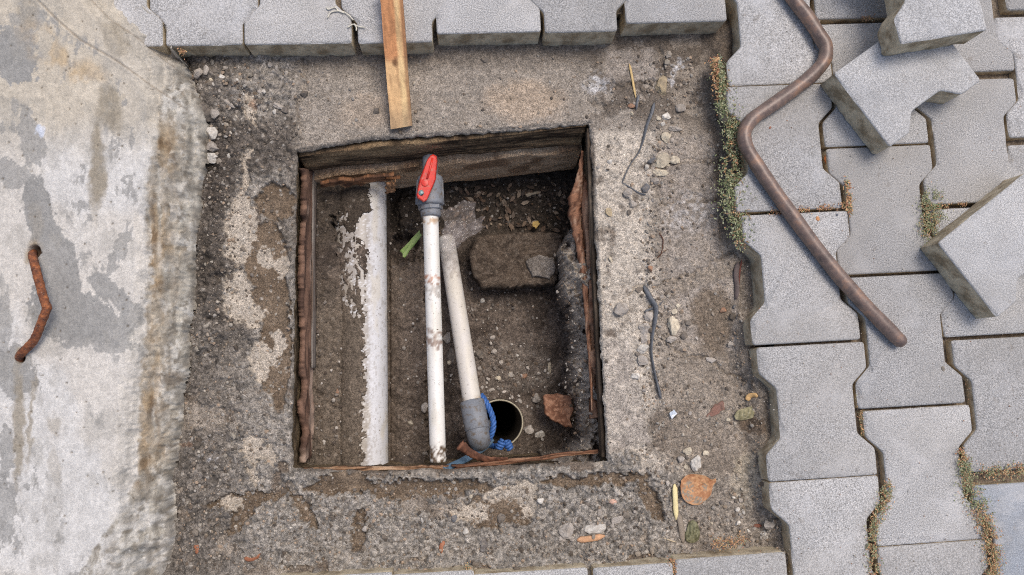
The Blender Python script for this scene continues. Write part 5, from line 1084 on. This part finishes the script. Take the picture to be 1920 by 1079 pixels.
ppal = [lin(120, 112, 104), lin(96, 86, 78), lin(76, 66, 58), lin(136, 128, 118), lin(114, 98, 84), lin(176, 168, 158), lin(90, 78, 66)]
gravel('pit_gravel', 12000, samp_pit, FG, FZ, .0008, .0042, ppal, 37, 'fine gravel and crumbs on the soil in the pit')
def samp_pave(r_, n):
    px = r_.uniform(1385, 1915, n); py = r_.uniform(0, 1075, n)
    keep = r_.rand(n) < .15+1.4*np.maximum(fbm(px/40, py/40, 811, 3)-.45, 0)*3; return px[keep], py[keep]
def flatG():
    return (np.array([-2., 2.]), np.array([-2., 2.]), np.full((2, 2), .0004))
gravel('grit', 2600, samp_pave, flatG(), 0.0, .0004, .0013, [lin(150, 140, 126), lin(120, 106, 92), lin(176, 168, 158), lin(156, 118, 92)], 39, 'fine sandy grit and crumbs strewn over the pavers')
# leaf litter in the dark far corner of the pit
r_ = np.random.RandomState(44); Vs = []; Fs = []; Cs = []
for i in range(150):
    x = r_.uniform(835, 1060); y = r_.uniform(345, 432); p = gpt(x, y, .004, FG, FZ); s = r_.uniform(.003, .009); a = r_.rand()*6.28; t = r_.normal(size=3)*.35+[0, 0, 1]; t /= np.linalg.norm(t)
    e1 = np.cross(t, [math.cos(a), math.sin(a), 0]); e1 /= np.linalg.norm(e1); e2 = np.cross(t, e1); k = len(Vs)
    for uu, vv, ww in ((-1, 0, .2), (-.3, .45, 0), (.5, .4, .1), (1, 0, -.2), (.4, -.4, 0), (-.4, -.45, .15)): Vs.append(p+e1*uu*s+e2*vv*s+t*ww*s); Cs.append(lin(*[(92, 78, 66), (122, 104, 88), (70, 60, 52), (150, 134, 116), (104, 84, 68)][i % 5]))
    Fs.append(tuple(range(k, k+6)))
tag(mesh_obj('leaf_litter', np.array(Vs), Fs, M['leaf_col'], None, np.array(Cs), smooth=False), 'dark leaf litter in the far right corner of the pit', kind='stuff')
for poly, cl, lb in (([(999, 416), (1009, 414), (1012, 420), (1005, 428), (1000, 424)], lin(192, 160, 92), 'small yellow leaf in the dark litter of the pit'), ([(986, 364), (1008, 358), (1010, 362), (988, 370)], lin(142, 130, 112), 'pale wood chip in the dark litter at the far side of the pit')):
    slabrock('litter_piece', lb, 'leaf', poly, -.262, .0015, (cl, cl*.85, cl*1.1), int(poly[0][0]), jag=.0004, m='leaf_col')

# ------------------------------------------------------------------ weeds in joints and along the edge
GREEN = [lin(146, 150, 116), lin(124, 132, 94), lin(160, 162, 132), lin(108, 118, 82), lin(148, 144, 106)]
DRY = [lin(196, 150, 118), lin(172, 122, 92), lin(206, 164, 118), lin(150, 118, 84), lin(182, 150, 108)]
def weeds(label, pts, widths, z0_, z1_, dry, dens, seed, ls=(.0019, .0034), stems=8, zfun=None):
    r_ = np.random.RandomState(seed); pts = np.array(pts, float); seg = np.linalg.norm(np.diff(pts, axis=0), axis=1); cum = np.r_[0, np.cumsum(seg)]
    area = cum[-1]*np.mean(widths); n = int(area*dens*1.7); s = r_.rand(n)*cum[-1]
    cx = np.interp(s, cum, pts[:, 0]); cy = np.interp(s, cum, pts[:, 1]); wd = np.interp(s, cum, widths)
    px = cx+r_.normal(size=n)*wd*.30; py = cy+r_.normal(size=n)*wd*.30+r_.normal(size=n)*2
    keep = vn(px/9, py/9, seed+5) > .22; px, py = px[keep], py[keep]; n = len(px)
    z = z0_+(z1_-z0_)*r_.rand(n); x, y = W(px, py, z)
    P = np.stack([x, y, z], -1); L = r_.uniform(ls[0], ls[1], n)*.72; a = r_.rand(n)*6.283
    nrm = r_.normal(size=(n, 3))*.45+[0, 0, 1]; nrm /= np.linalg.norm(nrm, axis=1)[:, None]
    e1 = np.cross(nrm, np.stack([np.cos(a), np.sin(a), 0*a], -1)); e1 /= np.linalg.norm(e1, axis=1)[:, None]; e2 = np.cross(nrm, e1)
    out = []
    for uu, vv, ww in ((-1, 0, 0), (-.35, .42, .12), (.45, .45, .12), (1, 0, 0), (.45, -.45, .12), (-.35, -.42, .12)):
        out.append(P+e1*(uu*L)[:, None]+e2*(vv*L)[:, None]+nrm*(ww*L)[:, None])
    V = np.stack(out, 1).reshape(-1, 3); I = np.arange(n)[:, None]*6
    Fq = np.concatenate([I+np.array([[0, 1, 2, 3]]), I+np.array([[0, 3, 4, 5]])])
    dm = dry(px, py, r_) if callable(dry) else (r_.rand(n) < dry)
    pal = np.where(dm[:, None], np.array(DRY)[r_.randint(0, 5, n)], np.array(GREEN)[r_.randint(0, 5, n)])*(1+.3*(r_.rand(n, 1)-.5))
    Cc = np.repeat(pal, 6, 0)
    o = thing('creeping_weed', label, 'weed', tuple(P.mean(0)), 'weeds growing between the pavers')
    mesh_obj('leaves', V, Fq, M['leaf_col'], o, Cc, smooth=False)
    SV = []; SF = []
    for k in range(stems):
        t0 = r_.rand()*cum[-1]; sx, sy = np.interp(t0, cum, pts[:, 0]), np.interp(t0, cum, pts[:, 1]); ang = r_.rand()*6.28; q_ = []
        ww = np.interp(t0, cum, widths)*.35
        for j in range(5): q_.append(P3(sx+math.cos(ang+j*.25)*j/4*ww*1.6, sy+math.sin(ang+j*.25)*j/4*ww*1.6, z0_+(z1_-z0_)*(.5+.5*j/4)+.001))
        v_, f_ = tube_geo(q_, .00045, seg=4); off = sum(len(a_) for a_ in SV); SV.append(v_); SF += [tuple(i+off for i in ff) for ff in f_]
    if SV: _s = mesh_obj('stems', np.concatenate(SV), SF, M['leaf_col'], o, np.tile(lin(176, 142, 108), (sum(len(a_) for a_ in SV), 1))); _s['kind'] = 'stuff'
    return o
weeds('long green creeping weed along the paver edge beside the bend of the iron bar', [(1342, 112), (1350, 150), (1362, 190), (1376, 222), (1378, 255), (1374, 290), (1372, 335), (1378, 375), (1388, 412), (1392, 452)], [18, 26, 36, 40, 32, 26, 46, 52, 46, 26], -.022, .003,
      lambda px, py, r_: r_.rand(len(px)) < np.clip(.04+.75*(px < 1348)*(py < 190)+.15*((py > 262) & (py < 330))+.15*(py > 440), 0, .8), .26, 301, stems=26)
weeds('dry yellowish seed weed in the short vertical joint right of the bar', [(1588, 338), (1592, 365), (1594, 400)], [10, 12, 10], -.002, .004, .75, .22, 303, stems=4)
weeds('thin orange dry weed along the joint crossed by the iron bar', [(1440, 396), (1470, 398), (1540, 390), (1590, 384)], [9, 14, 8, 12], -.002, .003, .95, .20, 305, (.0014, .0024), stems=5)
weeds('dense green tuft left of the lone loose paver at the right', [(1745, 362), (1748, 395), (1744, 440)], [28, 38, 34], .0, .007, .12, .42, 307, (.0014, .0024), stems=8)
weeds('orange dry wisp in the joint just right of the dense green tuft', [(1765, 388), (1790, 385), (1812, 382)], [9, 5, 5], -.001, .003, .95, .2, 309, (.0012, .002), stems=1)
weeds('orange dry wisp in the joint beside the topmost loose paver', [(1612, 34), (1638, 34)], [5, 14], -.001, .003, .95, .22, 311, (.0012, .002), stems=2)
weeds('brown moss in the joint near the middle of the lower pavers', [(1608, 735), (1615, 775), (1618, 815)], [7, 11, 8], -.012, -.002, .6, .2, 313, (.0012, .002), stems=2)
weeds('mixed green and orange weed winding down the lower left joint of the pavers', [(1667, 905), (1662, 935), (1642, 975), (1634, 1020), (1640, 1079), (1642, 1110)], [12, 26, 22, 20, 26, 26], -.003, .005, .42, .26, 315, (.0013, .0024), stems=10)
weeds('thick green weed filling the joint left of the blue grey paver', [(1802, 848), (1812, 885), (1818, 920), (1838, 955), (1856, 1000), (1864, 1040), (1862, 1090)], [12, 34, 42, 34, 32, 28, 26], -.002, .006, lambda px, py, r_: r_.rand(len(px)) < (.2+.4*(py > 955)+.5*(py < 862)), .27, 317, (.0013, .0025), stems=12)
weeds('green and orange weed strip along the top of the blue grey paver', [(1845, 886), (1880, 885), (1935, 880)], [20, 22, 20], -.002, .004, .5, .26, 319, (.0013, .0024), stems=4)
weeds('dry orange tuft at the edge of the dirt above the bottom pavers', [(1336, 1016), (1365, 1020), (1398, 1010)], [18, 26, 16], -.03, -.016, .85, .12, 321, (.0013, .0026), stems=18)
weeds('small orange dry tuft between the two bottom pavers', [(1258, 1050), (1264, 1079)], [12, 20], -.008, .0, .85, .28, 323, (.0013, .0022), stems=4)
weeds('tiny green and orange tuft in the bottom joint below the pit', [(876, 1058), (884, 1085)], [10, 16], -.02, -.002, .5, .25, 325, (.0012, .0022), stems=3)
weeds('orange dry wisp under the paver edge at the slab corner', [(338, 90), (345, 104)], [14, 12], -.02, -.002, .9, .2, 327, (.0012, .0024), stems=8)

for o in bpy.data.objects:
    if '_o' in o: del o['_o']
